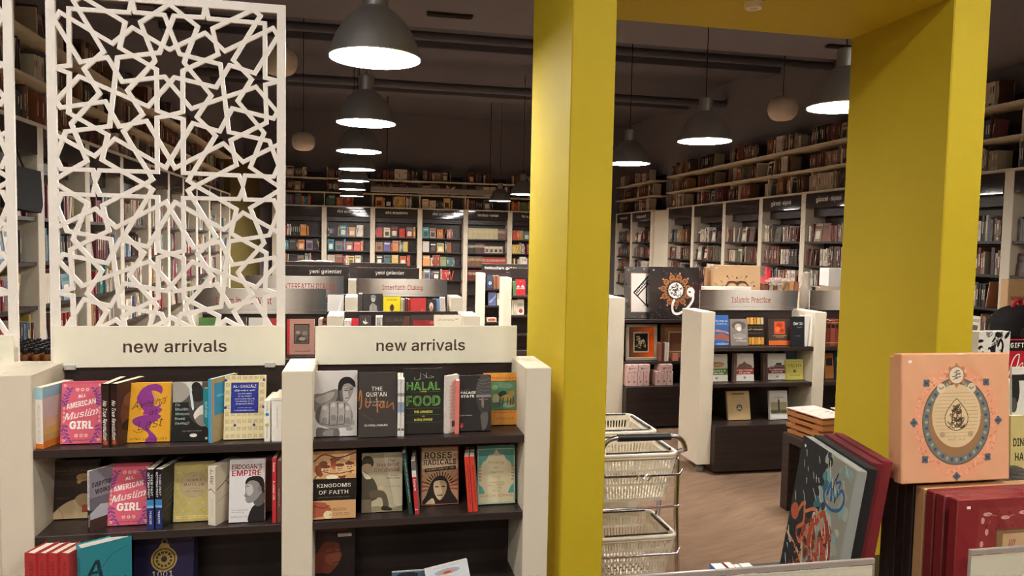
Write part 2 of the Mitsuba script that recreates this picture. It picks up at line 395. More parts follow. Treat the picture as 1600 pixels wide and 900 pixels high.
# recessed downlights of the hall in front of the shop
for x in (-2.3, -1.0, 1.95, 3.3):
    for y in (.95, -.7, -2.6):
        k = key('hall_downlight'); tag(k, f'recessed hall ceiling downlight, {["leftmost", "second", "third", "rightmost"][(-2.3, -1.0, 1.95, 3.3).index(x)]} in the {"row nearest the shop" if y > 0 else "middle row" if y > -1 else "row farthest from the shop"}', 'downlight')
        MB().lathe([(.115, .0), (.14, -.008), (.15, 0)], 32, '#efe8dd', x, y, 3.2).build(key('trim_ring', k), 'vc_paper', smooth=30)
        n = 24; A = np.arange(n) * 2 * np.pi / n
        v = np.vstack([np.stack([.115 * np.cos(A) + x, .115 * np.sin(A) + y, 0 * A + 3.195], 1), [[x, y, 3.195]]])
        scene[key('lens', k)] = mikit.ply((v, np.array([[(i + 1) % n, i, n] for i in range(n)])), 'lamp_white', emitter={'type': 'area', 'radiance': {'type': 'rgb', 'value': [HALL_LAMP * q for q in HALL_TINT]}})

# ---------------------------------------------------------------- low display bookcases
def gondola(label, posts, y0, y1, shelves, base=.32, base_front=None, top=1.08, foot=.06):
    k = key('display_bookcase'); tag(k, label, 'bookcase')
    bf = y0 - .1 if base_front is None else base_front
    for a, b in posts:
        MB().bevel(a, b, y0, y1, foot, top, .0025).build(key('side_panel', k), 'cream_laminate')
    for (a, b), (c_, d) in zip(posts[:-1], posts[1:]):
        MB().box(b, c_, y1 - .022, y1 - .002, foot, top).build(key('back_panel', k), 'dark_wood')
        for z in shelves:
            MB().bevel(b, c_, y0 + .002, y1 - .022, z - .026, z, .0015).build(key('shelf', k), 'dark_wood')
        MB().bevel(b + .001, c_ - .001, bf, y1 - .022, .022, base, .002).build(key('base_cabinet', k), 'dark_wood')
    for a, b in (posts[0], posts[-1]):
        MB().lathe([(0, 0), (.02, 0), (.025, .01), (.025, .035), (.012, .045), (.012, foot), (0, foot)], 14, '#6a6866', (a + b) / 2, y0 + .05, 0).build(key('foot', k), 'vc_gloss')
    return k
SH = [.852, .588]
P_F = [(-1.056, -.966), (-.2545, -.159), (.534, .6226)]
gondola('cream and dark wood bookcase of new arrivals in front, its shelves full of facing books', P_F, 2.385, 2.65, SH, .315, 2.24)
gondola('cream bookcase end at the left picture edge beyond the first upright', [(-1.85, -1.76), (-1.15, -1.0565)], 2.39, 2.65, SH, .315, 2.24)
P_A = [(-1.0, -.91), (-.205, -.117), (.56, .655)]
gondola('cream bookcase directly behind the front one, under the Islam in the West sign', P_A, 4.17, 4.47, SH)
P_B = [(-.95, -.86), (-.146, -.052), (.655, .745)]
gondola('cream bookcase under the two Interfaith Dialog signs, second behind the front one', P_B, 5.64, 5.95, SH)
P_C = [(-.99, -.9), (-.18, -.095), (.62, .71)]
gondola('cream bookcase under the two front yeni gelenler signs', P_C, 8.26, 8.55, SH)
gondola('far cream bookcase behind the yeni gelenler signs', [(-1.1, -1.01), (-.29, -.2), (.55, .64)], 9.6, 9.9, SH)
P_G = [(1.635, 1.735), (2.43, 2.52)]
gondola('cream bookcase left of the yellow column under the dark name sign by the column', P_G, 10.6, 10.9, [.852, .6, .36], .15, 10.6)
P_H = [(1.735, 1.84), (2.55, 2.64)]
gondola('cream bookcase nearest to the left edge of the yellow column, with a blank dark sign', P_H, 9.15, 9.45, [.852, .6, .36], .15, 9.15)
P_IP = [(2.17, 2.268), (3.0, 3.088), (3.8, 3.89)]
gondola('cream bookcase under the Islamic Practice sign beyond the portal', P_IP, 4.45, 4.75, [.843, .6], .33, 4.4)
P_AR = [(1.96, 2.1), (2.9, 2.99)]
gondola('cream bookcase of framed calligraphy and pink boxes seen through the portal', P_AR, 5.7, 6.1, [.9, .55], .355, 5.62)

# ---------------------------------------------------------------- signs
def plain_sign(label, x0, x1, z0, z1, Y, art, col='#ece7d2', bsdf='vc_paper', t=.006, name='header_sign', grad=None, edge='#f2efe4'):
    k = key(name); tag(k, label, 'sign')
    if grad is None:
        MB().bevel(x0, x1, Y, Y + t, z0, z1, .0012, col).build(key('board', k), bsdf)
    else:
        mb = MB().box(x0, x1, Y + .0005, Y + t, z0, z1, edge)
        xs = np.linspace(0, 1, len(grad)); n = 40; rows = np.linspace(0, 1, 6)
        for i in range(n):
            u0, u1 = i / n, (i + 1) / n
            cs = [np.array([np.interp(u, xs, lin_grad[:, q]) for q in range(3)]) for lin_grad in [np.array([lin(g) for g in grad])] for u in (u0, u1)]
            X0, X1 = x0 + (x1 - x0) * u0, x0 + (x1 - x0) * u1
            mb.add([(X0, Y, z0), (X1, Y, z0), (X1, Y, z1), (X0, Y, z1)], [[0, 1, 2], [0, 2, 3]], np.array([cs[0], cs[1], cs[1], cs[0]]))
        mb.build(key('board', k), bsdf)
    a = Art(x1 - x0, z1 - z0); art(a)
    a.parts(k, None, lambda q, l: np.stack([x0 + q[:, 0], np.full(len(q), Y - .0006) - l, z0 + q[:, 1]], 1), bsdf='vc_matte' if bsdf == 'vc_matte' else 'vc_paper', names=('ornament', 'lettering'))
    return k
def clips(k, xs, z, Y):
    for x in xs:
        MB().bevel(x, x + .034, Y - .006, Y + .008, z - .004, z + .012, .001, '#b9b6b2').build(key('clip', k), 'vc_gloss')
def na(cx, w, y):
    return lambda a: a.text('new arrivals', cx, y, .29, '#4d3c33', width=w, weight=560, res=90)
YS = 2.618
k = plain_sign('cream new arrivals sign under the white lattice panel', -.9955, -.268, 1.061, 1.199, YS, na(.514, .446, .36)); clips(k, (-.962, -.335), 1.059, YS)
plain_sign('cream new arrivals sign beside the yellow column, without a lattice above', -.168, .5495, 1.061, 1.197, YS, na(.513, .44, .35))
k = plain_sign('blank cream sign end at the left picture edge under the second lattice', -1.86, -1.112, 1.012, 1.17, YS, lambda a: None); clips(k, (-1.145,), 1.01, YS)
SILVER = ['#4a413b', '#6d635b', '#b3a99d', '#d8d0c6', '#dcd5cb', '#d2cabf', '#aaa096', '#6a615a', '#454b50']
def silver(text, cx, w, rings=True, cap=.27, y=.38):
    def f(a):
        a.rect(0, 0, 1, .012, '#6b6158')
        a.rect(.0, .155, 1, .165, '#8d8379')
        if rings:
            for x in (.2, .8):
                for z in (.26, .73): a.ring(x, z, .010, .0125, '#a2988c')
        a.text(text, cx, y, cap, '#a3382a', width=w, kind='serif', weight=480)
    return f
ZS0, ZS1 = 1.062, 1.212
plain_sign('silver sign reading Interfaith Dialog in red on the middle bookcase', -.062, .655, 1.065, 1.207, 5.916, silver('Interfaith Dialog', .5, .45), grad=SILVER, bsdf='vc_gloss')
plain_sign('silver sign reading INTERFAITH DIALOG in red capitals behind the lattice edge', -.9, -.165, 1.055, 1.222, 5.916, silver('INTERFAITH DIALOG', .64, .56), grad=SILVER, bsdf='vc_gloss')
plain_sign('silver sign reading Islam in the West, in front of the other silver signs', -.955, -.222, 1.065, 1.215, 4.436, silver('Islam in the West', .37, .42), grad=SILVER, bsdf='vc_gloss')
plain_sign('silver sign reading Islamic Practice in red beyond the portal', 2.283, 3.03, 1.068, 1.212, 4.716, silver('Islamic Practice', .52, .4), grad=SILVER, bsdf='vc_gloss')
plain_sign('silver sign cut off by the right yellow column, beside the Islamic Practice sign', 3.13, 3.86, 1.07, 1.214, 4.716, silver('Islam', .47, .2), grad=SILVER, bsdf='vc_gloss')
def dark(text, cx=.5, w=.5, cap=.3, y=.3):
    def f(a):
        a.rect(0, .965, 1, 1, '#8f8780')
        if text: a.text(text, cx, y, cap, '#e9e2da', width=w, weight=560)
    return f
DK = '#332c2b'
plain_sign('dark sign reading yeni gelenler right of its twin, above the mixed-case Interfaith Dialog sign', -.095, .616, 1.075, 1.21, 8.516, dark('yeni gelenler', .53, .46, y=.42), DK, 'vc_gloss')
plain_sign('dark sign reading yeni gelenler beside the lattice, above the red capitals INTERFAITH DIALOG', -.9, -.175, 1.075, 1.222, 8.516, dark('yeni gelenler', .64, .49, y=.42), DK, 'vc_gloss')
plain_sign('dark blank sign peeking out behind the right yeni gelenler sign', -.2, .55, 1.08, 1.228, 9.866, dark(None), DK, 'vc_gloss')
plain_sign('dark blank sign peeking out behind the left yeni gelenler sign', -1.02, -.28, 1.08, 1.232, 9.866, dark(None), DK, 'vc_gloss')
plain_sign('dark sign with a two-word white name left of the yellow column', 1.72, 2.42, 1.085, 1.215, 10.866, dark('fethullah gülen', .42, .72, y=.36), DK, 'vc_gloss')
plain_sign('blank dark sign touching the left edge of the yellow column', 1.86, 2.55, 1.06, 1.2, 9.416, dark(None), DK, 'vc_gloss')

# ---------------------------------------------------------------- the white lattice panels
Q = '''285.8,270 285.5,186 265,180|265,180 285,174.5 285,110.5|285.8,270 372.8,274 379,289|379,289 382.6,274 427.3,276 434,261|301,192.2 265,250|301,192.2 342.8,205 362.5,169
362.5,169 427,185 435,173|265,250 272.8,262.5 349,224 379.5,253 435,225.6|336.5,211.7 307.2,182.8 329.5,148.5 288,98.5 287.2,96.7 308.5,41 264.6,6|336.5,211.7 293.3,282.2 305.7,289
305.7,289 369,257.8 360,219 416,191.6 414.2,132.3 436,126.5|436,126.5 413.9,121 413.4,36.2 325.5,28.5 321,8|320.8,8 316.7,26.7 271.2,24.2 264.5,43|264.5,43 280.2,84 343.9,100 357.2,206 420.5,220 434,256
264.5,77 320.5,51 351,79.5 426.5,43.5 434,56 397.8,114 358.5,101.5 337.2,136 272,120.5 264.7,129|264.7,129 298.7,169.5 400,135.5 434,176|395,15 406.5,24 364,93.5 392.8,123.3 371,157.5 412.3,207.2 390.8,261.3 435,291
394,15.5 331.7,44.4 340.5,84.5 285,110.5'''
YL = 2.66
UC, ZCN, HW, HH, SW, FW = -.6456, 1.6714, .3722, .6235, .0140, .028
segs = []
for pl in Q.replace('\n', '|').split('|'):
    pts = [at(*map(float, t.split(',')), Y=YL) for t in pl.split()]
    pts = [(round(max(p[0] - UC, 0), 4), round(max(p[2] - ZCN, 0), 4)) for p in pts]
    pts = [(u if u > .005 else 0., v if v > .005 else 0.) for u, v in pts]
    for a, b in ((1, 1), (-1, 1), (1, -1), (-1, -1)):
        segs += [LineString([(a * u, b * v), (a * u2, b * v2)]) for (u, v), (u2, v2) in zip(pts[:-1], pts[1:])]
segs = [g.buffer(SW / 2, cap_style='square', join_style='mitre', mitre_limit=3) for g in linemerge(segs).geoms]
outer = sbox(-HW, -HH, HW, HH); inner = sbox(-HW + FW, -HH + FW, HW - FW, HH - FW)
straps = union_all(segs).intersection(inner.buffer(.001)).simplify(.0003)
for cx, lab in ((UC, 'white lattice panel of ten-pointed stars standing over the new arrivals sign'), (-1.114 - HW, 'second white lattice panel, only its right edge at the left picture border')):
    k = key('lattice_panel'); tag(k, lab, 'lattice panel')
    M_ = Tr(cx, YL + .011, ZCN) @ np.array([[1, 0, 0, 0], [0, 0, -1, 0], [0, 1, 0, 0], [0, 0, 0, 1.]])
    MB().prism(outer.difference(inner), .011, M_).build(key('frame', k), 'white_lacquer')
    MB().prism(straps, .010, M_ @ Tr(0, 0, .0005)).build(key('strapwork', k), 'white_lacquer')
# ---------------------------------------------------------------- the tall bookcases along the walls
WS = [1.616, 1.318, 1.022, .727, .432]                  # tops of the shelves
TOP, U1, U2 = 2.22, 2.50, 2.79                           # top of the case and the two boards above it
ORD = ['first', 'second', 'third', 'fourth', 'fifth', 'sixth', 'seventh', 'eighth', 'ninth', 'tenth', 'eleventh', 'twelfth', '13th', '14th', '15th', '16th', '17th', '18th', '19th', '20th',
       '21st', '22nd', '23rd', '24th', '25th', '26th', '27th', '28th', '29th', '30th', '31st', '32nd', '33rd', '34th', '35th', '36th', '37th', '38th', '39th', '40th', '41st', '42nd', '43rd', '44th', '45th', '46th']
def wall_frame(side):
    if side == 'back': return np.array([[1, 0, 0, 0], [0, 1, 0, YB], [0, 0, 1, 0], [0, 0, 0, 1.]])
    if side == 'right': return np.array([[0, 1, 0, XR], [-1, 0, 0, 0], [0, 0, 1, 0], [0, 0, 0, 1.]])
    return np.array([[0, -1, 0, XL], [1, 0, 0, 0], [0, 0, 1, 0], [0, 0, 0, 1.]])
SIDES = {'back': [-1.81, -.832, .151, 1.133, 2.105, 3.073, 4.05, 5.03],
         'right': [-15.5, -14.56, -13.47], 'right_near': [-12.7, -11.63, -10.53, -9.455, -8.43, -7.4, -6.4, -5.4, -4.4],
         'left': [4.0, 4.78, 5.48, 6.33, 7.16, 8.02, 8.76, 9.43, 10.15, 10.95, 11.75, 12.5]}
HEAD = {'back': ['', 'dini araştırma', 'dini araştırma', 'dini araştırma', 'ilmihal-tefsir', 'kuran', ''], 'right': ['siyasi', 'siyasi'],
        'right_near': ['', '', '', 'güncel-siyasi', 'güncel-siyasi', 'güncel-siyasi', '', '', '']}
def bay_name(side, i, n):
    if side == 'back': return f'the {ORD[i]} bay from the left along the back wall'
    if side == 'right': return ('the farthest bay', 'the second farthest bay')[i] + ' along the right wall'
    if side == 'right_near': return f'the {ORD[n - 1 - i]} nearest bay along the right wall'
    return f'the {ORD[i]} nearest bay along the left wall'
for side, us in SIDES.items():
    Mw = wall_frame(side.split('_')[0]); n = len(us) - 1
    for i, (a, b) in enumerate(zip(us[:-1], us[1:])):
        k = key('tall_bookcase'); tag(k, 'tall cream bookcase with dark shelves, ' + bay_name(side, i, n), 'bookcase')
        for u in ([a, b] if i == n - 1 else [a]):
            MB().bevel(u - .05, u + .05, 0, .3, 0, TOP, .003).build(key('upright', k), 'cream_laminate', Mw)
        u0, u1 = a + .05, b - .05
        MB().box(u0, u1, .285, .3, 0, TOP + .72).build(key('back_panel', k), 'dark_wood', Mw)
        for z in WS:
            MB().box(u0, u1, .012, .285, z - .024, z).build(key('shelf', k), 'dark_wood', Mw)
        MB().box(u0, u1, .01, .285, 0, .14).build(key('plinth', k), 'dark_wood', Mw)
        lo, hi = a - .05, b + (.05 if i == n - 1 else -.05)
        for z in (TOP, U1, U2):
            MB().box(lo, hi, .0 if z == TOP else -.02, .285, z, z + .022).build(key('top_board', k), 'cream_laminate', Mw)
        MB().box(a - .012, a + .012, .1, .285, TOP + .022, U1).build(key('bracket', k), 'cream_laminate', Mw)
        MB().box(u0, u1, .12, .14, 1.93, TOP).build(key('valance', k), 'dark_wood', Mw)
        s = MB().box(u0 + .005, u1 - .005, -.004, .002, 2.03, TOP - .004, '#383231').build(key('header_strip', k), 'vc_mirror', Mw)
        MB().box(u0 + .005, u1 - .005, -.005, -.004, TOP - .008, TOP - .003, '#b8b2aa').build(key('strip_edge', k), 'vc_gloss', Mw)
        t = HEAD.get(side, [''] * n)[i] if side in HEAD else ''
        if t:
            w, h = u1 - u0, .19
            art = Art(w, h); art.text(t, .5, .38, .3, '#d9d2ca', width=.52, weight=560, res=30)
            art.parts(k, Mw, lambda q, l: np.stack([u0 + q[:, 0], np.full(len(q), -.006) - l, 2.03 + q[:, 1]], 1))
    if side == 'right':                                   # plain cabinet front between the two runs
        k = key('wall_panel'); tag(k, 'narrow cream panel between the far and near bookcases of the right wall', 'wall panel')
        MB().bevel(-13.42, -12.75, .05, .3, 0, TOP, .004).build(k, 'cream_laminate', Mw)

# books on the wall: every book of the walls is laid out; the 240 that show largest become things, the others one object
PAL = {'dim': ['#5a4038', '#6d4a3c', '#3c3634', '#7c6a5c', '#a39684', '#c9bfae', '#5f3230', '#6f3f38', '#4a4f5a', '#58606b', '#2e2b2c', '#94765a', '#b8ab98', '#643c34', '#84786c', '#d8d0c2', '#84503f', '#5b5a4a', '#8f5a3a'],
       'bright': ['#c7583a', '#d98a4a', '#e7d8c2', '#c9c0b4', '#7d8f5c', '#3f8fa6', '#d9b25a', '#5e5a8f', '#9a4a3c', '#46413f', '#6c7c8c', '#b6a48e', '#efe6d8', '#7f6a94', '#4c6b6a', '#a0622f', '#d8cfa8', '#302c2c', '#c23a30'],
       'left': ['#8c3a44', '#b8aea2', '#d9cfc0', '#4d6a8c', '#6a4436', '#93383a', '#3b3634', '#b5a988', '#e2d9cb', '#5c5550', '#7a96a8', '#9b7a5c', '#b39c52', '#70393c', '#4c7a78', '#c8b8a8']}
CNAME = [('#c43a30', 'red'), ('#7a2f2a', 'dark red'), ('#a85a30', 'orange brown'), ('#d98a4a', 'orange'), ('#d4b84a', 'yellow'), ('#6a4436', 'brown'), ('#94765a', 'tan'), ('#2e2b2c', 'black'), ('#5c5550', 'dark grey'),
         ('#84786c', 'grey brown'), ('#a39c94', 'grey'), ('#e7dfd0', 'cream'), ('#c9bfae', 'pale beige'), ('#4d6a8c', 'blue'), ('#3f8fa6', 'turquoise'), ('#7d8f5c', 'green'), ('#5e5a8f', 'violet'), ('#4c7a78', 'teal'), ('#586068', 'slate'), ('#c77a86', 'pink')]
def cname(c):
    q = np.sqrt(lin(c)); return min(CNAME, key=lambda t: np.abs(np.sqrt(lin(t[0])) - q).sum())[1]
rnd = random.Random(11)
wall_books = []
def jit(c, r, s=14):
    v = [int(c[i:i + 2], 16) for i in (1, 3, 5)]; d = r.randint(-s, s)
    return '#%02x%02x%02x' % tuple(min(255, max(0, q + d + r.randint(-5, 5))) for q in v)
def fill(side, bay, nb, shelf, u0, u1, z, gap, pal, r, faceout=0., fill_to=1., sets=.12):
    Mw = wall_frame(side.split('_')[0]); u = u0 + r.uniform(.0, .02); idx = 0
    end = u0 + (u1 - u0) * fill_to
    while u < end - .012:
        if r.random() < faceout and end - u > .17:
            w, h, t = r.uniform(.12, .155), min(gap - .03, r.uniform(.19, .235)), .02
            wall_books.append(dict(M=Mw @ Tr(u + .006, .05, z) @ Rx(-.12), w=w, h=h, t=t, c=jit(r.choice(pal), r), c2=r.choice(pal), face=True, where=(side, bay, nb, shelf, idx), seed=r.random()))
            u += w + r.uniform(.012, .03); idx += 1; continue
        run = r.randint(4, 9) if r.random() < sets else 1
        col, h0, t0, d0 = r.choice(pal), min(gap - .03, r.uniform(.17, .245)), r.uniform(.013, .036), r.uniform(.13, .175)
        lean = r.uniform(.1, .26) if run == 1 and r.random() < .09 else 0
        for _ in range(run):
            if u + t0 > end: break
            wall_books.append(dict(M=Mw @ Tr(u + (h0 * math.sin(lean) if False else 0), .03 + r.uniform(0, .02), z) @ Ry(lean), w=t0 - .0012, h=h0 - (.01 if lean else 0), t=d0, c=jit(col, r, 5 if run > 1 else 16), c2=r.choice(pal), face=False, where=(side, bay, nb, shelf, idx), seed=r.random()))
            u += t0 + h0 * math.sin(lean) * .98; idx += 1
        if r.random() < .05: u += r.uniform(.02, .1)
SHELF_WORDS = {0: 'topmost board', 1: 'upper board', 2: 'case top', 3: 'top shelf', 4: 'second shelf', 5: 'third shelf', 6: 'fourth shelf'}
for side, us in SIDES.items():
    n = len(us) - 1
    for i, (a, b) in enumerate(zip(us[:-1], us[1:])):
        r = random.Random(101 * len(side) + 37 * i + (7 if side == 'left' else 0))
        pal = {'back': PAL['bright'], 'left': PAL['left']}.get(side, PAL['dim'])
        for sh, z in ((0, U2 + .022), (1, U1 + .022), (2, TOP + .022)):
            p2 = PAL['dim'] if side != 'back' or sh < 2 else PAL['bright']
            fill(side, i, n, sh, a + .03, b - .02, z, .26, p2, r, .25 if side == 'back' else .08, r.uniform(.6, 1.), .3)
        for sh, z in enumerate(WS[:4]):
            if side == 'back' and i == 4:                  # rows of matching volumes in the bay of exegesis
                u, Mw = a + .06, wall_frame(side)
                for frac, w, h, cs in (((.78, .026, .235, '#c9bd92'), (1., .03, .23, '#7a5a52')), ((.22, .028, .2, '#2f2826'), (.46, .028, .21, '#5c3c3a'), (1., .1, .15, '#b9a898')), ((.42, .03, .22, '#76543c'), (1., .028, .2, '#a8302e')), ((.5, .03, .21, '#6a2c28'), (1., .03, .21, '#5c3430')))[sh]:
                    while u + w < a + .06 + (b - a - .12) * frac:
                        wall_books.append(dict(M=Mw @ Tr(u, .04, z), w=w - .002, h=h, t=.16, c=jit(cs, r, 5), c2='#d8cba8', face=w > .05, where=(side, i, n, sh + 3, int((u - a) / .03)), seed=.6)); u += w
                continue
            fo = {'back': .5 if i < 4 else .12, 'left': .1}.get(side, .05)
            fill(side, i, n, sh + 3, a + .055, b - .055, z, .27, pal, r, fo, r.uniform(.72, 1.), .5 if side == 'back' and i >= 4 else .14)
def book_mesh(mb, d, mat=None):
    m = MB(); w, h, t = d['w'], d['h'], d['t']; pg = '#d9cfb8'
    if d['face']:
        m.box(0, w, 0, t, 0, h, d['c'], top=pg)
        m.quad((w * .12, -.0012, h * .72), (w * .88, -.0012, h * .72), (w * .88, -.0012, h * .86), (w * .12, -.0012, h * .86), d['c2'])
        if d['seed'] > .4: m.quad((w * .2, -.0012, h * .15), (w * .8, -.0012, h * .15), (w * .8, -.0012, h * .58), (w * .2, -.0012, h * .58), '#e3d8c6' if d['seed'] > .7 else '#574c46')
    else:
        m.box(0, w, 0, t, 0, h, d['c'], top=pg)
        s = d['seed']; z0, z1 = (.55, .82) if s > .5 else (.3, .75)
        if w > .011: m.quad((w * .3, -.0012, h * z0), (w * .7, -.0012, h * z0), (w * .7, -.0012, h * z1), (w * .3, -.0012, h * z1), d['c2'] if s > .3 else '#dcd2c0')
        if s > .75: m.quad((.0005, -.001, h * .08), (w - .0005, -.001, h * .08), (w - .0005, -.001, h * .16), (.0005, -.001, h * .16), d['c2'])
    v, f, c = m.mesh(d['M']); mb.add(v, f, c)
HIDE = [(826, 0, 945, 900), (1316, 40, 1524, 900), (66, 0, 84, 510), (432, 0, 447, 510), (0, 0, 30, 580), (80, 508, 446, 572), (492, 505, 808, 572), (0, 560, 860, 900), (430, 405, 750, 510), (1096, 450, 1320, 900), (975, 415, 1095, 900)]
def shown(d):
    v = np.array([[0, 0, 0, 1], [d['w'], 0, 0, 1], [0, 0, d['h'], 1.], [d['w'], 0, d['h'], 1]]) @ d['M'].T
    p = [to_px(q[:3]) for q in v]
    x, y = np.mean([q[0] for q in p]), np.mean([q[1] for q in p])
    if p[0][2] < .5 or not (0 < x < 1600 and 0 < y < 900) or any(a < x < c_ and b < y < e for a, b, c_, e in HIDE): return 0
    area = (max(q[0] for q in p) - min(q[0] for q in p)) * (max(q[1] for q in p) - min(q[1] for q in p))
    return area
order = sorted(range(len(wall_books)), key=lambda i: -shown(wall_books[i]))
NEAREST = set(order[:215])
rest = MB()
SHADES = lambda d: ('face-out ' if d['face'] else '') + cname(d['c'])
for i, d in enumerate(wall_books):
    if i in NEAREST:
        side, bay, n, sh, idx = d['where']
        bn = bay_name(side, bay, n).replace('the ', '', 1).replace(' along the', ',').replace(' from the left', '')
        k = key('book'); mb = MB(); book_mesh(mb, d); mb.build(k, 'vc_paper')
        tag(k, f"{cname(d['c'])} book, {ORD[min(idx, 45)]} from left, {SHELF_WORDS[sh]}, {bn}", 'book', 'books in the wall bookcases')
    else: book_mesh(rest, d)
rest.build(key('distant_books'), 'vc_paper'); tag('distant_books', 'rows of small books filling the far shelves of the wall bookcases', 'books', kind='stuff')
# ---------------------------------------------------------------- display books
def book(label, w, h, t, M_, cover, spine=None, pages='#e6dcc4', hard=False, art=None, spine_art=None, cat='book', group=None, bsdf='vc_paper'):
    """Spine along x = 0, front cover towards -y; M_ stands it where it is."""
    k = key('book'); tag(k, label, cat, group)
    b, e = (.0028, .0035) if hard else (.0009, .0008)
    mb = MB().box(0, w, 0, b, 0, h, cover).box(0, w, t - b, t, 0, h, spine or cover).box(0, b, b, t - b, 0, h, spine or cover)
    mb.build(key('cover', k), bsdf, M_)
    MB().box(b, w - e, b, t - b, e, h - e, pages).build(key('pages', k), 'vc_matte', M_)
    if art:
        a = Art(w, h); art(a)
        a.parts(k, M_, lambda q, l: np.stack([q[:, 0], np.full(len(q), -l), q[:, 1]], 1), bsdf)
    if spine_art:                       # drawn lying: x runs up the spine from its foot, y from its left edge as seen
        a = Art(h, t); spine_art(a)
        a.items = [(affinity.rotate(g, 180, origin='center') if tx else g, c, tx) for g, c, tx in a.items]     # titles read downwards
        a.parts(k, M_, lambda q, l: np.stack([np.full(len(q), -l), q[:, 1], q[:, 0]], 1), bsdf, names=('spine_print', 'spine_lettering'))
    return k

def facing(label, x0, x1, yt, yb, zs, yl, t=.022, lean=7., behind=0, Y=None, yaw=0, dh=None, sink=0., roll=0, **kw):
    """A book facing the shopper, measured from the photograph: left, right, top, bottom and the shelf's height."""
    xm = (x0 + x1) / 2
    if Y is None: Y = float(np.clip(at(xm, yb, Z=zs)[1], *yl))
    X0, X1 = at(x0, (yt + yb) / 2, Y=Y)[0], at(x1, (yt + yb) / 2, Y=Y)[0]
    L = math.radians(lean)
    h = dh or (at(xm, yt, Y=Y + .2 * math.sin(L))[2] - zs) / math.cos(L)
    M_ = Tr(X0, Y, zs + t * math.sin(L) + .0005) @ Rz(math.radians(yaw)) @ Rx(-L)
    if roll: M_ = M_ @ Ry(math.radians(roll))
    k = book(label, (X1 - X0) / math.cos(math.radians(yaw)), h, t, M_, **kw)
    return k

def spined(label, xl, xr, yt, yb, zs, yl, yaw=90., w=.14, lean=0., Y=None, back=0., t=None, **kw):
    """A book with its spine to the shopper between xl and xr; yaw below 90 also shows the front cover to the right."""
    if Y is None: Y = float(np.clip(at(xr, yb, Z=zs)[1], *yl))
    A = math.radians(yaw)
    ym = (yt + yb) / 2
    t = t or (at(xr, ym, Y=Y)[0] - at(xl, ym, Y=Y)[0]) / math.sin(A) * .97
    h = at((xl + xr) / 2, yt, Y=Y)[2] - zs
    M_ = Tr(at(xr, yb, Y=Y)[0], Y, zs + .0006) @ Ry(math.radians(lean)) @ Rz(A)
    return book(label, w, h / math.cos(math.radians(lean)), t, M_, **kw)

def lines(a, x, y0, dy, n, w, c, t=.012, align='l', seed=1):
    r = random.Random(seed)
    for i in range(n):
        ww = w * r.uniform(.65, 1)
        x0 = x if align == 'l' else x - ww / 2
        a.rect(x0, y0 - i * dy, x0 + ww, y0 - i * dy + t, c)

# --- covers
def c_girl(a):
    P, W = '#7d4594', '#f5e9e4'
    a.rect(0, .965, 1, 1, '#d55a72')
    for sx in (-1, 1):
        for y0, up, n in ((.30, -1, 5), (.62, 1, 6)):
            a.line([(.5 + sx * .43, y0), (.5 + sx * .40, y0 + up * .1), (.5 + sx * .30, y0 + up * .24)], .012, P, True)
            for i in range(n):
                t = i / (n - 1); x, y = .43 - .12 * t * t, y0 + up * .25 * t
                a.ell(.5 + sx * (x + .035), y + up * .012, .055, .014, P if i % 2 else '#9a5aa0', sx * up * 48); a.ell(.5 + sx * (x - .055), y + up * .02, .055, .014, P, -sx * up * 28)
        for y in (.36, .43, .5, .57): a.ell(.5 + sx * .43, y, .03, .026, '#f0a9a5'); a.ell(.5 + sx * .385, y + .03, .02, .012, '#b9567f', 30)
        for y in (.06, .94): a.ell(.5 + sx * .42, y, .035, .022, '#f3c4bb'); a.circ(.5 + sx * .42, y, .015, '#d55a72')
    for y in (.13, .87):
        for dx in (-.12, 0, .12):
            for an in range(5): a.ell(.5 + dx + .03 * math.cos(an * 1.257), y + .02 * math.sin(an * 1.257), .02, .012, '#f2b9ae', an * 72)
            a.circ(.5 + dx, y, .013, '#b94a78')
    a.text('ALL', .5, .745, .05, W, width=.2, weight=800, slant=8, rot=9)
    a.text('AMERICAN', .49, .60, .088, W, width=.72, weight=800, slant=8, rot=12)
    a.text('Muslim', .5, .425, .11, W, width=.8, weight=560, slant=24, rot=11)
    a.line([(.1, .425), (.24, .40), (.34, .43)], .014, W, True); a.line([(.62, .44), (.8, .47), (.9, .53), (.84, .56)], .014, W, True)
    a.text('GIRL', .5, .235, .13, '#fbf3ec', width=.58, weight=900)
    a.text('NADINE JOLIE COURTNEY', .5, .045, .02, '#6b2f5e', width=.6, weight=700)
def c_ayesha(a):
    V = '#8d3486'
    a.ell(.52, .83, .3, .13, V, 25); a.ell(.42, .72, .2, .15, V, 60); a.ell(.56, .55, .24, .05, V, 30); a.blob([(.25, .72), (.62, .6), (.8, .54), (.62, .44), (.38, .52)], V)
    a.blob([(.3, .44), (.62, .47), (.78, .42), (.55, .3), (.5, .22), (.66, .1), (.68, 0), (.42, 0), (.5, .12), (.36, .22), (.15, .3), (.12, .38)], V)
    a.blob([(.55, .86), (.74, .82), (.78, .7), (.7, .6), (.6, .62), (.6, .74)], '#e2a323')
    for i in range(4): a.line([(.3 + i * .06, .92 - i * .05), (.5 + i * .07, .88 - i * .04), (.62 + i * .03, .7 - i * .07)], .006, '#a557a0', True)
    B = '#2d1c22'
    a.text('Ayesha', .5, .60, .115, B, width=.78, weight=250, slant=24, rot=10)
    a.line([(.08, .56), (.3, .62), (.6, .66), (.92, .76)], .008, B, True)
    a.text('at', .6, .46, .085, B, width=.2, weight=250, slant=20, rot=8)
    a.text('Last', .55, .235, .145, B, width=.56, weight=250, slant=20, rot=10)
    a.line([(.12, .21), (.25, .16), (.5, .22)], .01, B, True)
    a.text('UZMA JALALUDDIN', .5, .035, .033, B, width=.86, weight=400, track=.25)
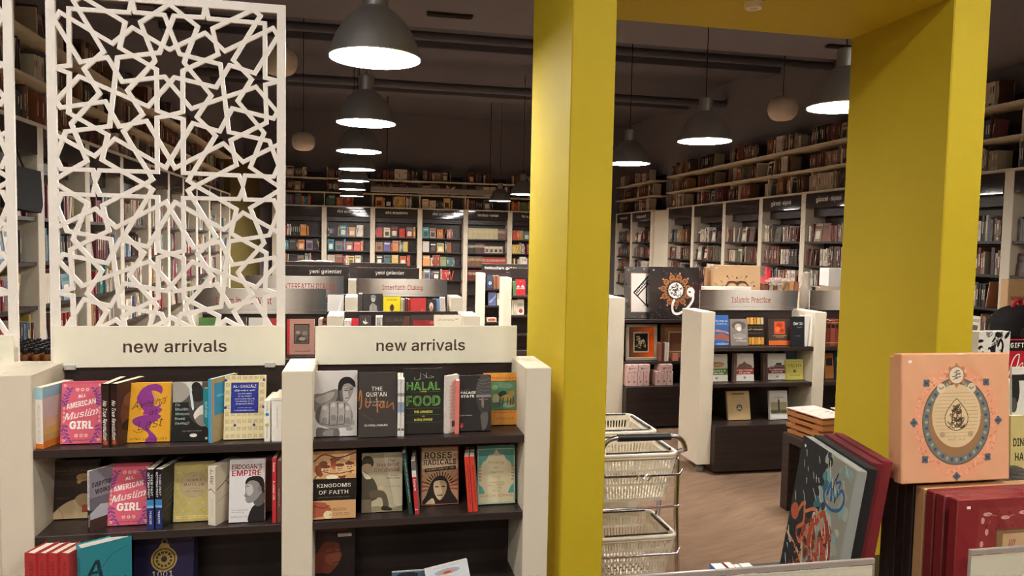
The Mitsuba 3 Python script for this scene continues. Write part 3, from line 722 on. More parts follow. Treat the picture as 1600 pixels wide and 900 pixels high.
def c_saving(a):
    a.rect(.0, .52, 1, 1, '#57534d'); a.blob([(0, .62), (.35, .72), (.5, .9), (.3, 1), (0, 1)], '#a29d92'); a.blob([(.05, 1), (.3, .98), (.55, .8), (.75, 1)], '#d4cec2')
    a.ell(.62, .9, .13, .1, '#1a1818', 20); a.ell(.66, .78, .2, .12, '#24211f', -20); a.blob([(.3, .62), (.62, .55), (.9, .7), (1, .62), (1, .4), (.6, .3)], '#3d3833')
    a.blob([(.55, .44), (.75, .6), (.98, .58), (.95, .32), (.7, .3)], '#e2ddd0'); a.blob([(.6, .36), (.8, .45), (.95, .28), (.75, .25)], '#8c867b')
    a.blob([(.42, .92), (.47, .9), (.56, .56), (.5, .56)], '#cfdcdf')
    a.rect(0, 0, 1, .24, '#191716'); a.rect(0, .24, .42, .66, '#1d1a19')
    for i, s in enumerate(('Do', 'Muslim', 'Women', 'Need', 'Saving?')): a.text(s, .07, .60 - i * .078, .042, '#a9c4bd', kind='serif', weight=400, align='l')
    a.text('LILA ABU-LUGHOD', .52, .165, .018, '#9a9386', width=.5, weight=500)
    a.ell(.56, .10, .1, .03, '#e4dfd2'); a.circ(.9, .045, .035, '#d5cfa8')
def c_ghazali(a):
    G = '#8b8463'
    r = random.Random(4)
    for i in range(7):
        for j in range(9):
            x, y = .08 + i * .14, .05 + j * .115
            a.ring(x, y, .038, .046, G); a.line([(x - .05, y - .03), (x + .05, y + .03)], .007, G); a.line([(x - .05, y + .03), (x + .05, y - .03)], .007, G)
    for x, y in ((.03, .93), (.97, .93), (.03, .5), (.97, .5), (.27, .22), (.74, .22)): a.circ(x, y, .035, '#3a3f8c')
    a.rect(.15, .4, .85, .9, '#cdb96e'); a.rect(.165, .41, .835, .89, '#27348f')
    W = '#eeeae0'
    a.text('AL-GHAZĀLĪ', .5, .81, .042, W, width=.58, kind='serif', weight=500)
    a.text('Kitāb asrār al-ṣalāt', .5, .755, .026, W, width=.5, weight=500, slant=15)
    for i, s in enumerate(('THE MYSTERIES', 'OF THE PRAYER', 'Book 4 of the Iḥyā’ ‘ulūm al-dīn', 'THE REVIVAL OF THE', 'RELIGIOUS SCIENCES')): a.text(s, .5, .705 - i * .04, .02, W, width=(.34, .33, .48, .46, .44)[i], kind='serif', weight=400)
    a.text('Translated with notes', .5, .49, .013, '#b9c0dc', width=.36); a.text('M. ABDURRAHMAN FITZGERALD', .5, .445, .014, W, width=.5)
def c_servants(a):
    a.rect(0, .55, 1, 1, '#3c2d26')
    a.ell(.76, .54, .09, .13, '#3a251d'); a.blob([(.56, .7), (.62, .76), (.8, .77), (.93, .72), (.92, .65), (.74, .64), (.6, .66)], '#c9a877'); a.ell(.73, .64, .16, .05, '#b08f60', 8); a.blob([(.66, .62), (.9, .63), (.86, .42), (.74, .38), (.66, .48)], '#402a21')
    a.blob([(.08, 0), (.16, .14), (.36, .27), (.55, .33), (.7, .36), (.9, .3), (1, .24), (1, 0)], '#d8bd92'); a.blob([(.55, .33), (.72, .18), (.9, .31), (.84, .4), (.68, .42)], '#b69a72'); a.rect(.7, .1, .86, .23, '#b65a34')
    a.line([(.2, .2), (.3, .08), (.32, 0)], .012, '#a98f68', True); a.line([(.9, .26), (.84, .1), (.86, 0)], .012, '#a98f68', True)
    a.text('Servants of Allah', .45, .80, .04, '#7d6248', width=.76, weight=300, slant=14)
    a.text('AFRICAN MUSLIMS ENSLAVED IN THE AMERICAS', .45, .755, .014, '#6d5643', width=.7)
    a.text('SYLVIANE A. DIOUF', .26, .345, .018, '#7d6248', width=.34)
def c_muslim_yellow(a):
    for i in range(6):
        for j in range(8):
            x, y = .1 + i * .16, .05 + j * .13
            a.circ(x, y, .06, '#d6a93f' if (i + j) % 2 else '#b9b67c'); a.circ(x, y, .03, '#a6b58a' if (i + j) % 2 else '#e2bb4c')
    a.ell(.5, .62, .36, .22, '#b4a27e'); a.ell(.5, .62, .33, .195, '#bba984')
    D = '#5b4a36'
    a.text('THE', .5, .765, .016, D, width=.1); a.text('FIRST', .5, .68, .042, D, width=.36, weight=500, track=.3); a.text('MUSLIM', .5, .605, .042, D, width=.5, weight=500, track=.3)
    a.text('THE STORY OF MUHAMMAD', .5, .55, .014, D, width=.3); a.text('LESLEY HAZLETON', .5, .5, .022, D, width=.44, weight=600)
    a.rect(.04, .05, .96, .1, '#e0c877'); a.text('“A biographer with a novelist’s eye”', .5, .065, .018, '#8d6f3a', width=.66)
def man_side(a, dark='#1f1d1d', skin='#8d8a88', light='#bdbab6'):
    a.blob([(.55, 0), (.62, .2), (.78, .28), (1, .3), (1, 0)], dark); a.blob([(.66, .36), (.78, .24), (.98, .3), (1, .5), (.8, .5)], '#5b5856')
    a.blob([(.45, .46), (.41, .42), (.45, .4), (.47, .34), (.53, .3), (.66, .31), (.78, .36), (.95, .5), (.97, .62), (.9, .7), (.7, .72), (.52, .68), (.45, .58)], skin)
    a.blob([(.45, .6), (.5, .69), (.7, .725), (.92, .7), (.99, .58), (.97, .45), (.88, .52), (.82, .62), (.62, .66)], dark)
    a.blob([(.47, .56), (.6, .6), (.68, .5), (.6, .42), (.5, .44)], light); a.line([(.48, .555), (.56, .565)], .02, dark); a.line([(.45, .41), (.55, .4)], .012, '#4a4746'); a.ell(.86, .52, .05, .05, '#7a7775')
def c_empire(a):
    man_side(a)
    a.text('ERDOGAN’S', .07, .845, .075, '#7c2b33', width=.84, weight=640, align='l')
    a.text('EMPIRE', .07, .735, .09, '#a3222f', width=.82, weight=680, align='l')
    for i, s in enumerate(('Turkey and the Politics', 'of the Middle East')): a.text(s, .05, .185 - i * .035, .018, '#6c6866', align='l', weight=450)
    a.text('SONER CAGAPTAY', .05, .075, .02, '#6c6866', align='l', weight=600)
def c_fist(a):
    a.blob([(.0, .64), (.2, .66), (.5, .72), (.62, .6), (.55, .45), (.3, .42), (.06, .36), (-.05, .5)], '#7d7874'); a.blob([(.02, .58), (.22, .64), (.46, .68), (.4, .58), (.15, .5)], '#a39e99')
    a.blob([(.56, .74), (.54, .6), (.5, .52), (.7, .46), (.76, .54)], '#4c4744')
    a.blob([(.60, .73), (.61, .62), (.66, .53), (.74, .51), (.83, .57), (.89, .66), (.92, .74), (.84, .81), (.68, .81)], '#99938f'); a.blob([(.66, .72), (.67, .6), (.74, .53), (.8, .58), (.78, .68), (.74, .76)], '#b5b0ab'); a.blob([(.60, .72), (.62, .6), (.67, .53), (.66, .62), (.65, .74)], '#5d5855')
    a.blob([(.55, .71), (.57, .83), (.68, .9), (.82, .9), (.94, .83), (.955, .74), (.9, .76), (.82, .8), (.7, .795), (.64, .74), (.61, .7)], '#1d1b1b')
    a.line([(.7, .70), (.77, .695)], .022, '#35302e'); a.line([(.83, .705), (.89, .715)], .02, '#35302e'); a.line([(.7, .722), (.77, .724)], .014, '#2b2726'); a.line([(.825, .73), (.89, .74)], .014, '#2b2726'); a.line([(.8, .7), (.82, .63), (.79, .62)], .012, '#6a6460', True); a.line([(.72, .575), (.8, .585)], .018, '#4f4946')
    a.blob([(.05, .02), (.08, .14), (.3, .12), (.55, .13), (.56, -.03), (.1, -.04)], '#6d6865'); a.blob([(.2, .03), (.3, .1), (.45, .1), (.42, .0)], '#8d8884')
    a.blob([(.03, .3), (.08, .42), (.25, .5), (.45, .535), (.64, .53), (.8, .49), (.88, .38), (.9, .26), (.84, .13), (.68, .13), (.45, .12), (.25, .15), (.1, .2)], '#8f8a86')
    for x, y in ((.25, .4), (.45, .44), (.63, .43), (.78, .39)): a.blob([(x - .085, y - .18), (x - .09, y), (x - .04, y + .075), (x + .05, y + .075), (x + .085, y), (x + .07, y - .18), (x, y - .22)], '#a9a49f'); a.ell(x - .01, y + .035, .055, .032, '#c6c1bb'); a.blob([(x - .06, y - .2), (x + .05, y - .2), (x + .04, y - .12), (x - .05, y - .12)], '#87827e')
    for x in (.355, .545, .71): a.line([(x - .005, .5), (x + .005, .38), (x - .005, .19)], .016, '#4d4845', True)
    a.blob([(.74, .1), (.84, .17), (.93, .24), (.93, .15), (.86, .08)], '#a09b96'); a.ell(.9, .14, .04, .03, '#c1bcb6', 40); a.line([(.16, .2), (.4, .17), (.7, .18)], .014, '#4d4845', True)
    a.blob([(.03, .3), (.08, .42), (.17, .46), (.13, .32), (.12, .2)], '#605b58')
def c_quran(a):
    O = '#a86a3a'
    a.line([(.0, .56), (.05, .72), (.08, .6), (.06, .46), (.0, .44)], .035, O, True); a.line([(.2, .6), (.19, .5), (.24, .46), (.3, .52), (.3, .6)], .035, O, True)
    a.line([(.48, .6), (.49, .46), (.5, .38)], .04, O, True); a.line([(.62, .55), (.56, .48), (.62, .45), (.66, .55), (.67, .45)], .03, O, True); a.line([(.76, .54), (.74, .45), (.85, .5), (.9, .52), (.92, .42)], .03, O, True); a.line([(.12, .36), (.4, .24)], .012, '#6c5a4b')
    W = '#e9e3da'
    a.text('THE', .48, .715, .06, W, width=.3, kind='serif', weight=500); a.text('QUR’AN', .47, .625, .065, W, width=.54, kind='serif', weight=500)
    a.text('A', .47, .575, .02, W, width=.04); a.text('PHILOSOPHICAL', .46, .53, .022, '#bcb2a6', width=.48, weight=500); a.text('GUIDE', .46, .48, .022, '#bcb2a6', width=.2, weight=500)
    a.text('OLIVER LEAMAN', .46, .165, .03, W, width=.6, weight=560)
def c_halal(a):
    G, Y = '#6fae4f', '#cfc84a'
    a.text('ﻝﻼﺣ', .52, .845, .085, '#d5d2c4', width=.5, kind='arabic')
    for s, y, h, w in (('HALAL', .665, .125, .84), ('FOOD', .425, .155, .86)):
        a.text(s, .5, y, h, G, width=w, weight=700, outline=.016, res=60)
    a.text('HALAL', .5, .685, .085, '#3c5a34', width=.74, weight=300); a.text('FOOD', .5, .45, .105, '#3c5a34', width=.74, weight=300)
    a.text('A HISTORY', .5, .632, .018, Y, width=.18); 
    for y in (.637, .385, .285, .17): a.rect(.05, y, .38 if y > .6 else .94, y + .006, '#3d5f38'); a.rect(.62, y, .94, y + .006, '#3d5f38')
    a.text('FEBE ARMANIOS', .5, .315, .036, Y, width=.46, weight=750, slant=8); a.text('AND', .5, .255, .016, Y, width=.07); a.text('BOĞAÇ ERGENE', .5, .195, .036, Y, width=.46, weight=750, slant=8)
def c_palace(a):
    a.blob([(.62, .9), (.72, 1), (.95, .98), (1, .85), (.98, .64), (.56, .64), (.54, .78)], '#4a4746'); 
    for i in range(5): a.line([(.58, .92 - i * .05), (.75, .9 - i * .06), (.97, .94 - i * .07)], .012, '#777270', True)
    a.blob([(.56, .63), (.98, .63), (.97, .4), (.86, .3), (.7, .32), (.58, .45)], '#3d3836'); a.rect(.54, .6, 1, .645, '#8a8581'); a.blob([(.7, .56), (.76, .6), (.78, .44), (.72, .42)], '#7b736d'); a.line([(.62, .56), (.7, .565)], .02, '#a19a94'); a.line([(.8, .56), (.9, .56)], .02, '#8d8680'); a.blob([(.68, .3), (.9, .32), (.88, .1), (.74, 0), (.7, .12)], '#5d5752')
    a.text('PALACE', .29, .665, .045, '#e6e2dc', width=.46, weight=900); a.text('STATE', .27, .60, .045, '#e6e2dc', width=.42, weight=900); a.text('The ministry of', .2, .73, .015, '#8b8580', width=.26); a.text('İhsan Güneş', .22, .27, .025, '#a8a29b', width=.36); a.rect(.05, .06, .13, .14, '#b23a34'); a.rect(.075, .085, .105, .1, '#e6d8d0')
def c_jesus(a):
    a.text('The Muslim Jesus', .55, .89, .04, '#7d5328', width=.78, slant=14, weight=300)
    a.rect(.18, .28, .92, .85, '#6b4a28'); a.rect(.2, .295, .9, .835, '#5f8f6a')
    for x, y, rx, ry, c, q in ((.3, .72, .09, .05, '#8fb37a', 0), (.62, .75, .2, .05, '#79a184', 0), (.52, .6, .12, .05, '#2e4138', 20), (.64, .52, .16, .06, '#b9a15c', 0), (.78, .6, .1, .06, '#b08a4c', 30), (.34, .5, .1, .1, '#c4bd8c', 0), (.36, .38, .14, .06, '#4a7a6a', 0), (.7, .38, .18, .05, '#9cb08a', 0), (.8, .44, .07, .06, '#8c6a3c', 0)): a.ell(x, y, rx, ry, c, q)
    for x in (.45, .55, .68, .76, .84): a.line([(x, .52), (x - .02, .38)], .022, '#3a3a2c')
    a.text('SAYINGS AND STORIES IN ISLAMIC LITERATURE', .55, .235, .016, '#7d5328', width=.66); a.text('Tarif Khalidi', .56, .1, .05, '#a8692e', width=.56, slant=14, weight=300)
def c_kingdoms(a):
    r = random.Random(3)
    for i in range(16):
        x, y = r.uniform(0, 1), r.uniform(.6, .98); a.ell(x, y, r.uniform(.07, .16), r.uniform(.03, .06), r.choice(['#8c4a30', '#a8603c', '#d7b27c', '#e3c592', '#70402c']), r.uniform(0, 180))
    for x, y in ((.3, .72), (.62, .74), (.85, .76)): a.ell(x, y, .1, .06, '#d9b48a'); a.ell(x, y + .05, .11, .025, '#6b3a28'); a.line([(x - .05, y), (x - .01, y)], .02, '#4a2c22'); a.line([(x + .02, y), (x + .06, y)], .02, '#4a2c22'); a.line([(x - .04, y - .03), (x + .04, y - .03)], .015, '#7a3b30')
    a.line([(0, .84), (.25, .95), (.6, .9), (1, .97)], .03, '#7a3b2a', True); a.line([(.05, .6), (.2, .7), (.5, .66), (.95, .7)], .02, '#7a3b2a', True); a.ell(.45, .615, .14, .035, '#efe0c2')
    a.rect(0, .27, 1, .59, '#171310')
    a.text('KINGDOMS', .49, .465, .052, '#f0e8da', width=.78, kind='serif', weight=420); a.text('OF FAITH', .49, .365, .052, '#f0e8da', width=.68, kind='serif', weight=420); a.text('A NEW HISTORY OF ISLAMIC SPAIN', .49, .31, .016, '#6b5c50', width=.72)
    a.poly([(0, .26), (.3, .24), (.45, .14), (.3, .04), (0, .02)], '#a5563c'); a.ell(.36, .06, .1, .06, '#e3cfa4'); a.line([(.02, .2), (.25, .16), (.4, .2)], .02, '#6b3426', True)
    a.text('BRIAN', .62, .115, .038, '#5d3b28', width=.3, kind='serif', weight=350); a.text('A.CATLOS', .62, .045, .042, '#5d3b28', width=.46, kind='serif', weight=350)
def c_wonder(a):
    a.blob([(.55, 1), (1, 1), (1, 0), (.85, 0), (.7, .5)], '#c9bfa4'); a.blob([(0, 0), (.3, .1), (.8, .06), (1, .1), (1, 0)], '#8e8468')
    a.ell(.14, .84, .15, .12, '#3e372c'); a.blob([(.02, .8), (.2, .82), (.26, .7), (.1, .66)], '#b39b7a'); a.blob([(0, .68), (.2, .62), (.34, .5), (.4, .34), (.36, .22), (0, .2)], '#4b4436'); a.blob([(0, .7), (.12, .66), (.24, .58), (.1, .57)], '#d6ccb2')
    a.blob([(.2, .36), (.5, .36), (.62, .26), (.66, .08), (.54, .08), (.48, .24), (.22, .24)], '#5b5240'); a.blob([(.52, .1), (.7, .07), (.74, .02), (.5, .03)], '#33291f'); a.rect(.0, 0, .24, .22, '#6d6450'); a.ell(.46, .41, .06, .03, '#c9b08c')
    R = '#8e4436'
    a.text('The', .72, .845, .055, R, width=.17, kind='serif', weight=480); a.text('Wonder of', .64, .77, .06, R, width=.56, kind='serif', weight=480); a.text('Childhood', .615, .68, .066, R, width=.62, kind='serif', weight=480)
    a.text('Stories by', .8, .6, .02, '#7b705c', width=.18); a.text('Saleem Lacewing', .76, .555, .026, '#6b604e', width=.34); a.text('Foreword by a friend', .76, .42, .02, '#8a8069', width=.36); a.text('Tura', .86, .06, .035, '#3b342a', width=.12, weight=700)
def c_roses(a):
    C, K = '#d9bf9a', '#2a2220'
    for i in range(15):
        an = math.radians(-10 + i * 14); a.poly([(.5, .3), (.5 + 1.2 * math.cos(an), .3 + .8 * math.sin(an)), (.5 + 1.2 * math.cos(an + .11), .3 + .8 * math.sin(an + .11))], '#a8503f' if i in (0, 1, 2, 12, 13, 14) else '#b98a5e')
    a.rect(0, .62, 1, 1, C)
    a.text('ROSES', .45, .80, .105, K, width=.72, kind='serif', weight=640); a.text('RADICALS', .5, .69, .09, K, width=.86, kind='serif', weight=640); a.text('AND', .9, .84, .02, K, width=.08)
    a.put(affinity.rotate(sbox(.1 * a.w, .585 * a.h, .92 * a.w, .645 * a.h), 4), K); a.text('THE EPIC STORY OF HOW', .51, .605, .026, C, width=.74, rot=4)
    for i in range(13):
        an = math.radians(20 + i * 11.7); a.line([(.5 + .3 * math.cos(an), .3 + .2 * math.sin(an)), (.5 + .39 * math.cos(an), .3 + .27 * math.sin(an))], .025, K)
    a.blob([(.08, 0), (.16, .2), (.3, .42), (.5, .5), (.68, .44), (.8, .22), (.95, 0)], K); a.blob([(.34, .38), (.5, .42), (.66, .38), (.66, .22), (.5, .08), (.36, .2)], C); a.blob([(.5, .4), (.66, .38), (.66, .22), (.52, .1), (.56, .24)], '#b99a76'); a.line([(.38, .31), (.46, .31)], .03, K); a.line([(.55, .31), (.63, .31)], .03, K); a.line([(.44, .165), (.56, .165)], .022, K); a.blob([(.1, 0), (.3, .12), (.36, 0)], C)
    a.frame(0, 0, 1, 1, .03, '#8f5a4a')
def c_rug(a):
    G = '#5fa596'
    a.frame(0, 0, 1, 1, .04, '#9cbca6'); a.rect(.0, .95, 1, 1, G)
    for sx in (0, 1):
        f = (lambda x: x) if sx == 0 else (lambda x: 1 - x)
        a.poly([(f(.04), .94), (f(.5), .94), (f(.42), .86), (f(.3), .84), (f(.24), .76), (f(.14), .72), (f(.1), .66), (f(.04), .64)], G); a.poly([(f(.04), .18), (f(.04), .34), (f(.12), .3), (f(.2), .18)], G)
        for i in range(5): a.rect(f(.07) - .03, .4 + i * .055, f(.07) + .03, .43 + i * .055, '#b98a72')
    D = '#8a6f55'
    a.text('Threading', .5, .69, .05, '#b07a5a', width=.42, slant=14, weight=300); a.text('MY', .5, .605, .034, D, width=.12, kind='serif', weight=400); a.text('PRAYER', .5, .525, .034, D, width=.36, kind='serif', weight=400, track=.2); a.text('RUG', .5, .445, .034, D, width=.2, kind='serif', weight=400, track=.2)
    for i, s in enumerate(('One Woman’s Journey', 'from Pakistani Muslim', 'to American', 'Muslim')): a.text(s, .5, .36 - i * .048, .022, '#9a8a70', width=(.44, .46, .28, .18)[i])
    a.text('SABEEHA REHMAN', .5, .125, .04, '#a8705a', width=.88, kind='serif', weight=350)
def c_glasses(a):
    a.text('BLACK PILGRIM', .42, .945, .07, '#7c2a2c', width=.8, weight=900)
    a.rect(.6, .84, .92, .9, '#ded8d0'); a.text('A Personal Life', .76, .875, .018, '#2a2220', width=.28); a.text('of a Minister', .74, .85, .018, '#2a2220', width=.24)
    S = '#7a3a2c'
    a.blob([(.06, .3), (.08, .62), (.2, .8), (.42, .86), (.6, .76), (.66, .6), (.7, .5), (.64, .46), (.62, .36), (.5, .26), (.4, .2), (.14, .18)], S); a.blob([(.06, .55), (.1, .76), (.3, .9), (.54, .86), (.64, .72), (.56, .74), (.3, .76), (.14, .6)], '#37201c'); a.blob([(.3, .5), (.6, .56), (.68, .5), (.6, .36), (.4, .36)], '#8f4a38')
    a.frame(.3, .56, .5, .64, .012, '#1d1414'); a.frame(.52, .57, .66, .65, .012, '#1d1414'); a.line([(.06, .58), (.3, .62)], .014, '#1d1414'); a.line([(.48, .38), (.64, .4)], .02, '#4c221c')
    a.blob([(0, 0), (.08, .2), (.4, .18), (.52, .0)], '#1e1716'); a.blob([(.04, .14), (.2, .1), (.34, 0), (.1, 0)], '#e4ded6'); a.text('LIBERATION', .6, .02, .07, '#8c2f2f', width=.7, weight=900)
def c_1001(a):
    Gd = '#c2a35c'
    a.circ(.5, .62, .22, Gd, 20); a.circ(.5, .62, .19, '#5c4a2a', 20); a.ring(.5, .62, .14, .17, Gd); a.circ(.5, .62, .1, Gd, 14); a.circ(.5, .62, .05, '#3c3044', 10); a.poly([(.4, .8), (.6, .8), (.56, .88), (.44, .88)], Gd); a.ring(.5, .9, .035, .05, Gd)
    for i in range(12): a.line([(.5 + .1 * math.cos(i * .524), .62 + .1 * a.w / a.h * math.sin(i * .524)), (.5 + .14 * math.cos(i * .524), .62 + .14 * a.w / a.h * math.sin(i * .524))], .012, '#e0c888')
    W = '#e8dfc8'
    a.text('1001', .48, .34, .09, W, width=.36, kind='serif', weight=420); a.text('INVENTIONS', .5, .225, .075, W, width=.9, kind='serif', weight=420); a.text('The Enduring Legacy of Muslim Civilization', .5, .17, .02, W, width=.8)
    a.text('ﻥﻮﻴﺷ', .88, .93, .03, '#cfc7dd', width=.16, kind='arabic')
def vert(t, c, cx=.5, h=.5, w=.6, y=.25, kind='sans', weight=640, more=None):
    def f(a):
        if more: more(a)
        a.text(t, cx, y, h, c, width=w, kind=kind, weight=weight)
    return f

Y1, Y2 = (2.40, 2.56), (2.40, 2.56)
Z1, Z2, Z3 = .852, .588, .315
# --- left bay, top shelf
def past(a):
    a.rect(0, .82, 1, 1, '#8fb7c4'); a.rect(0, .0, 1, .12, '#dd7e2e'); a.rect(0, .12, 1, .3, '#c9a86a'); a.rect(0, .3, 1, .5, '#d3b494'); a.rect(0, .5, 1, .82, '#c9b6b4'); a.poly([(0, .3), (.4, .36), (1, .3), (1, .2), (0, .22)], '#d8b266')
spined('pale paperback with light blue top and orange foot at the top shelf’s left end', 54, 68, 606, 706, Z1, (2.395, 2.42), yaw=72, w=.13, cover='#cdb8ae', spine='#e9e5dc', art=past, Y=2.40,
       spine_art=lambda a: (a.rect(.8, 0, 1, 1, '#a9cdd6'), a.rect(0, 0, .08, 1, '#e07a2c'), a.text('UNDERSTANDING THE FOUR', .42, .3, .4, '#c3bdb2', width=.6)))
facing('pink book All American Muslim Girl on the top shelf', 93, 158, 598, 695, Z1, Y1, t=.026, hard=True, cover='#dc6478', pages='#d9a0a0', art=c_girl)
facing('second pink book standing behind the pink one on the top shelf', 104, 171, 597, 689, Z1, Y1, t=.022, Y=2.50, hard=True, cover='#d9566f', pages='#d9a0a0', lean=5)
rev = lambda a: (a.rect(.86, 0, 1, 1, '#2a1d1a'), a.rect(0, 0, .16, 1, '#4a2a20'), a.text('No True Revolution', .42, .22, .55, '#ece4da', width=.62, slant=14, weight=640), a.circ(.07, .5, .035, '#b05a34'))
spined('dark brown spine with white script, left one of the pair on the top shelf', 158.5, 170.5, 600, 699, Z1, (2.395, 2.45), w=.13, yaw=84, cover='#3a2620', spine='#33211d', spine_art=rev)
spined('dark brown paperback with white script on its spine, right one of the pair, cover showing', 171.5, 184, 600, 699, Z1, (2.395, 2.45), w=.135, yaw=70, cover='#4a2f26', spine='#33211d', spine_art=rev, art=lambda a: (a.ell(.5, .5, .4, .3, '#6d4331'), a.ell(.5, .7, .3, .12, '#7d5240'), a.ell(.5, .3, .36, .1, '#2b1b18')))
facing('yellow book with a purple headscarf figure on the top shelf', 198, 265, 599, 692, Z1, Y1, t=.02, cover='#e0a228', art=c_ayesha)
facing('black and white book Do Muslim Women Need Saving', 268, 328, 598, 691, Z1, Y1, t=.02, cover='#1d1a1a', art=c_saving)
spined('thin teal spine in front of the black and white book', 317, 326, 607, 678, Z1, Y1, w=.03, yaw=80, Y=2.43, cover='#2f8f98', spine='#2d8c96', spine_art=vert('SUFISM', '#bfe0e0', .6, .4, .3))
spined('light blue book turned sideways left of the blue-labelled cream book', 326, 331, 593, 695, Z1, Y1, yaw=62, w=.125, t=.013, Y=2.405, cover='#b3a078', spine='#4aa6d4', art=lambda a: (a.rect(.1, .42, .9, .92, '#3f9dc8'), a.rect(.2, .7, .8, .74, '#7cc0de'), a.ell(.6, .2, .2, .06, '#8f7c58')))
facing('cream patterned book with a large blue label', 349, 413, 589, 688, Z1, Y1, t=.03, cover='#e2d4a6', art=c_ghazali)
spined('white spine with coloured dots right of the blue-labelled book', 412.5, 422, 626, 690, Z1, (2.4, 2.46), yaw=86, w=.14, cover='#e5e0d6', spine='#ece8de', spine_art=lambda a: (a.circ(.66, .5, .045, '#3a8fb0'), a.circ(.4, .5, .045, '#b4c13c'), a.text('introduction', .22, .3, .3, '#9a948a', width=.3), a.text('essentials', .84, .3, .3, '#9a948a', width=.22)))
spined('thick white book at the right end of the top shelf of the left bay', 423.5, 441, 622, 690, Z1, (2.4, 2.46), yaw=86, w=.14, cover='#e9e5dd', spine='#efece4', spine_art=lambda a: (a.text('a short history of the faith', .55, .4, .16, '#b3ada4', width=.5), a.rect(.92, .1, .95, .9, '#c9c4ba')))
# --- left bay, second shelf
facing('dark brown book with a man in a turban', 73, 150, 721, 829, Z2, (2.45, 2.57), t=.025, lean=8, cover='#33261f', art=c_servants, Y=2.52)
spined('grey paperback Everything Works turned sideways before the turban book', 135, 141, 737, 834, Z2, (2.395, 2.45), yaw=52, w=.088, t=.011, Y=2.40, cover='#6f6c74', spine='#d6d3d6', art=lambda a: (a.rect(0, .55, 1, 1, '#8e8a94'), a.rect(0, .0, 1, .35, '#4b3632'), a.poly([(0, .3), (.4, .42), (1, .36), (1, .2), (0, .2)], '#b9bcc6'), a.text('EVERYTHING', .52, .72, .075, '#2d2a30', width=.84, weight=800), a.text('WORKS!', .5, .6, .075, '#2d2a30', width=.6, weight=800)), spine_art=lambda a: (a.rect(0, 0, .36, 1, '#2c2828'), a.text('EVERYTHING WORKS', .66, .25, .45, '#57535c', width=.5), a.text('AUTHOR', .18, .25, .4, '#e4e0e0', width=.2)))
facing('pink book All American Muslim Girl on the second shelf', 167, 233, 727, 822, Z2, Y2, t=.026, hard=True, cover='#dc6478', pages='#d9a0a0', art=c_girl)
gp = lambda a: (a.rect(0, 0, .36, 1, '#27346f'), a.rect(.4, 0, .5, 1, '#3f86c4'), a.rect(.36, 0, .4, 1, '#86b4d4'), a.text('GETTING PAST', .74, .55, .3, '#d9d6d6', width=.42, weight=700), a.text('YOUR PAST', .74, .12, .3, '#d9d6d6', width=.36, weight=700), a.text('FRANCINE', .2, .3, .32, '#cfd4e4', width=.22))
spined('black and blue spine Getting Past Your Past, left of the pair', 229, 240.5, 734, 831, Z2, (2.395, 2.44), yaw=86, w=.14, cover='#1f1e24', spine='#1c1b22', spine_art=gp)
spined('black and blue spine Getting Past Your Past, right of the pair, dark cover showing', 241.5, 253.5, 734, 831, Z2, (2.395, 2.44), yaw=74, w=.14, cover='#242328', spine='#1c1b22', spine_art=gp, art=lambda a: [a.line([(.1, .3 + i * .1), (.9, .5 + i * .1)], .02, '#4f4c50') for i in range(4)])
facing('ochre and green patterned book The First Muslim', 270, 333, 724, 816, Z2, Y2, t=.024, cover='#bfb478', art=c_muslim_yellow)
spined('cream book with a dark red vine, turned sideways', 325, 337, 730, 826, Z2, (2.395, 2.42), yaw=62, w=.12, t=.028, Y=2.40, cover='#c8bda6', spine='#e6dfcc', art=lambda a: (a.line([(.05, .6), (.4, .7), (.9, .95)], .03, '#7c4a3c', True), a.line([(.4, .7), (.6, .6), (.9, .7)], .02, '#7c4a3c', True), a.line([(.1, .4), (.5, .45), (.9, .4)], .012, '#8d7460', True)), spine_art=lambda a: (a.text('A.L. KENG', .82, .3, .42, '#4a4038', width=.24, weight=500), a.line([(.55, .1), (.62, .6), (.58, .95)], .012, '#7c4a3c'), a.text('the pages', .3, .35, .3, '#d5ccb8', width=.3)))
facing('white book Erdogan’s Empire with a dark-haired man in profile'.replace('Erdogan’s Empire', 'titled EMPIRE in red'), 357, 413, 719, 817, Z2, Y2, t=.022, hard=True, cover='#d9d8d8', art=c_empire)
facing('mauve book standing behind the white EMPIRE book', 362, 425, 714, 812, Z2, Y2, t=.02, Y=2.50, lean=4, hard=True, cover='#8d6a68', pages='#4a3a38')
spined('red spine right of the white EMPIRE book', 425, 431.5, 716, 823, Z2, (2.4, 2.44), yaw=86, w=.14, cover='#b53034', spine='#c23238', spine_art=lambda a: (a.text('Islam', .86, .3, .5, '#f0e2dc', width=.14), a.text('A Jewish Life', .5, .3, .5, '#f0e2dc', width=.3)))
spined('dark maroon spine beside the middle upright on the second shelf', 432.5, 439, 720, 823, Z2, (2.4, 2.44), yaw=88, w=.14, cover='#5a3634', spine='#6d4440', spine_art=vert('memoir', '#b09a92', .4, .4, .3))
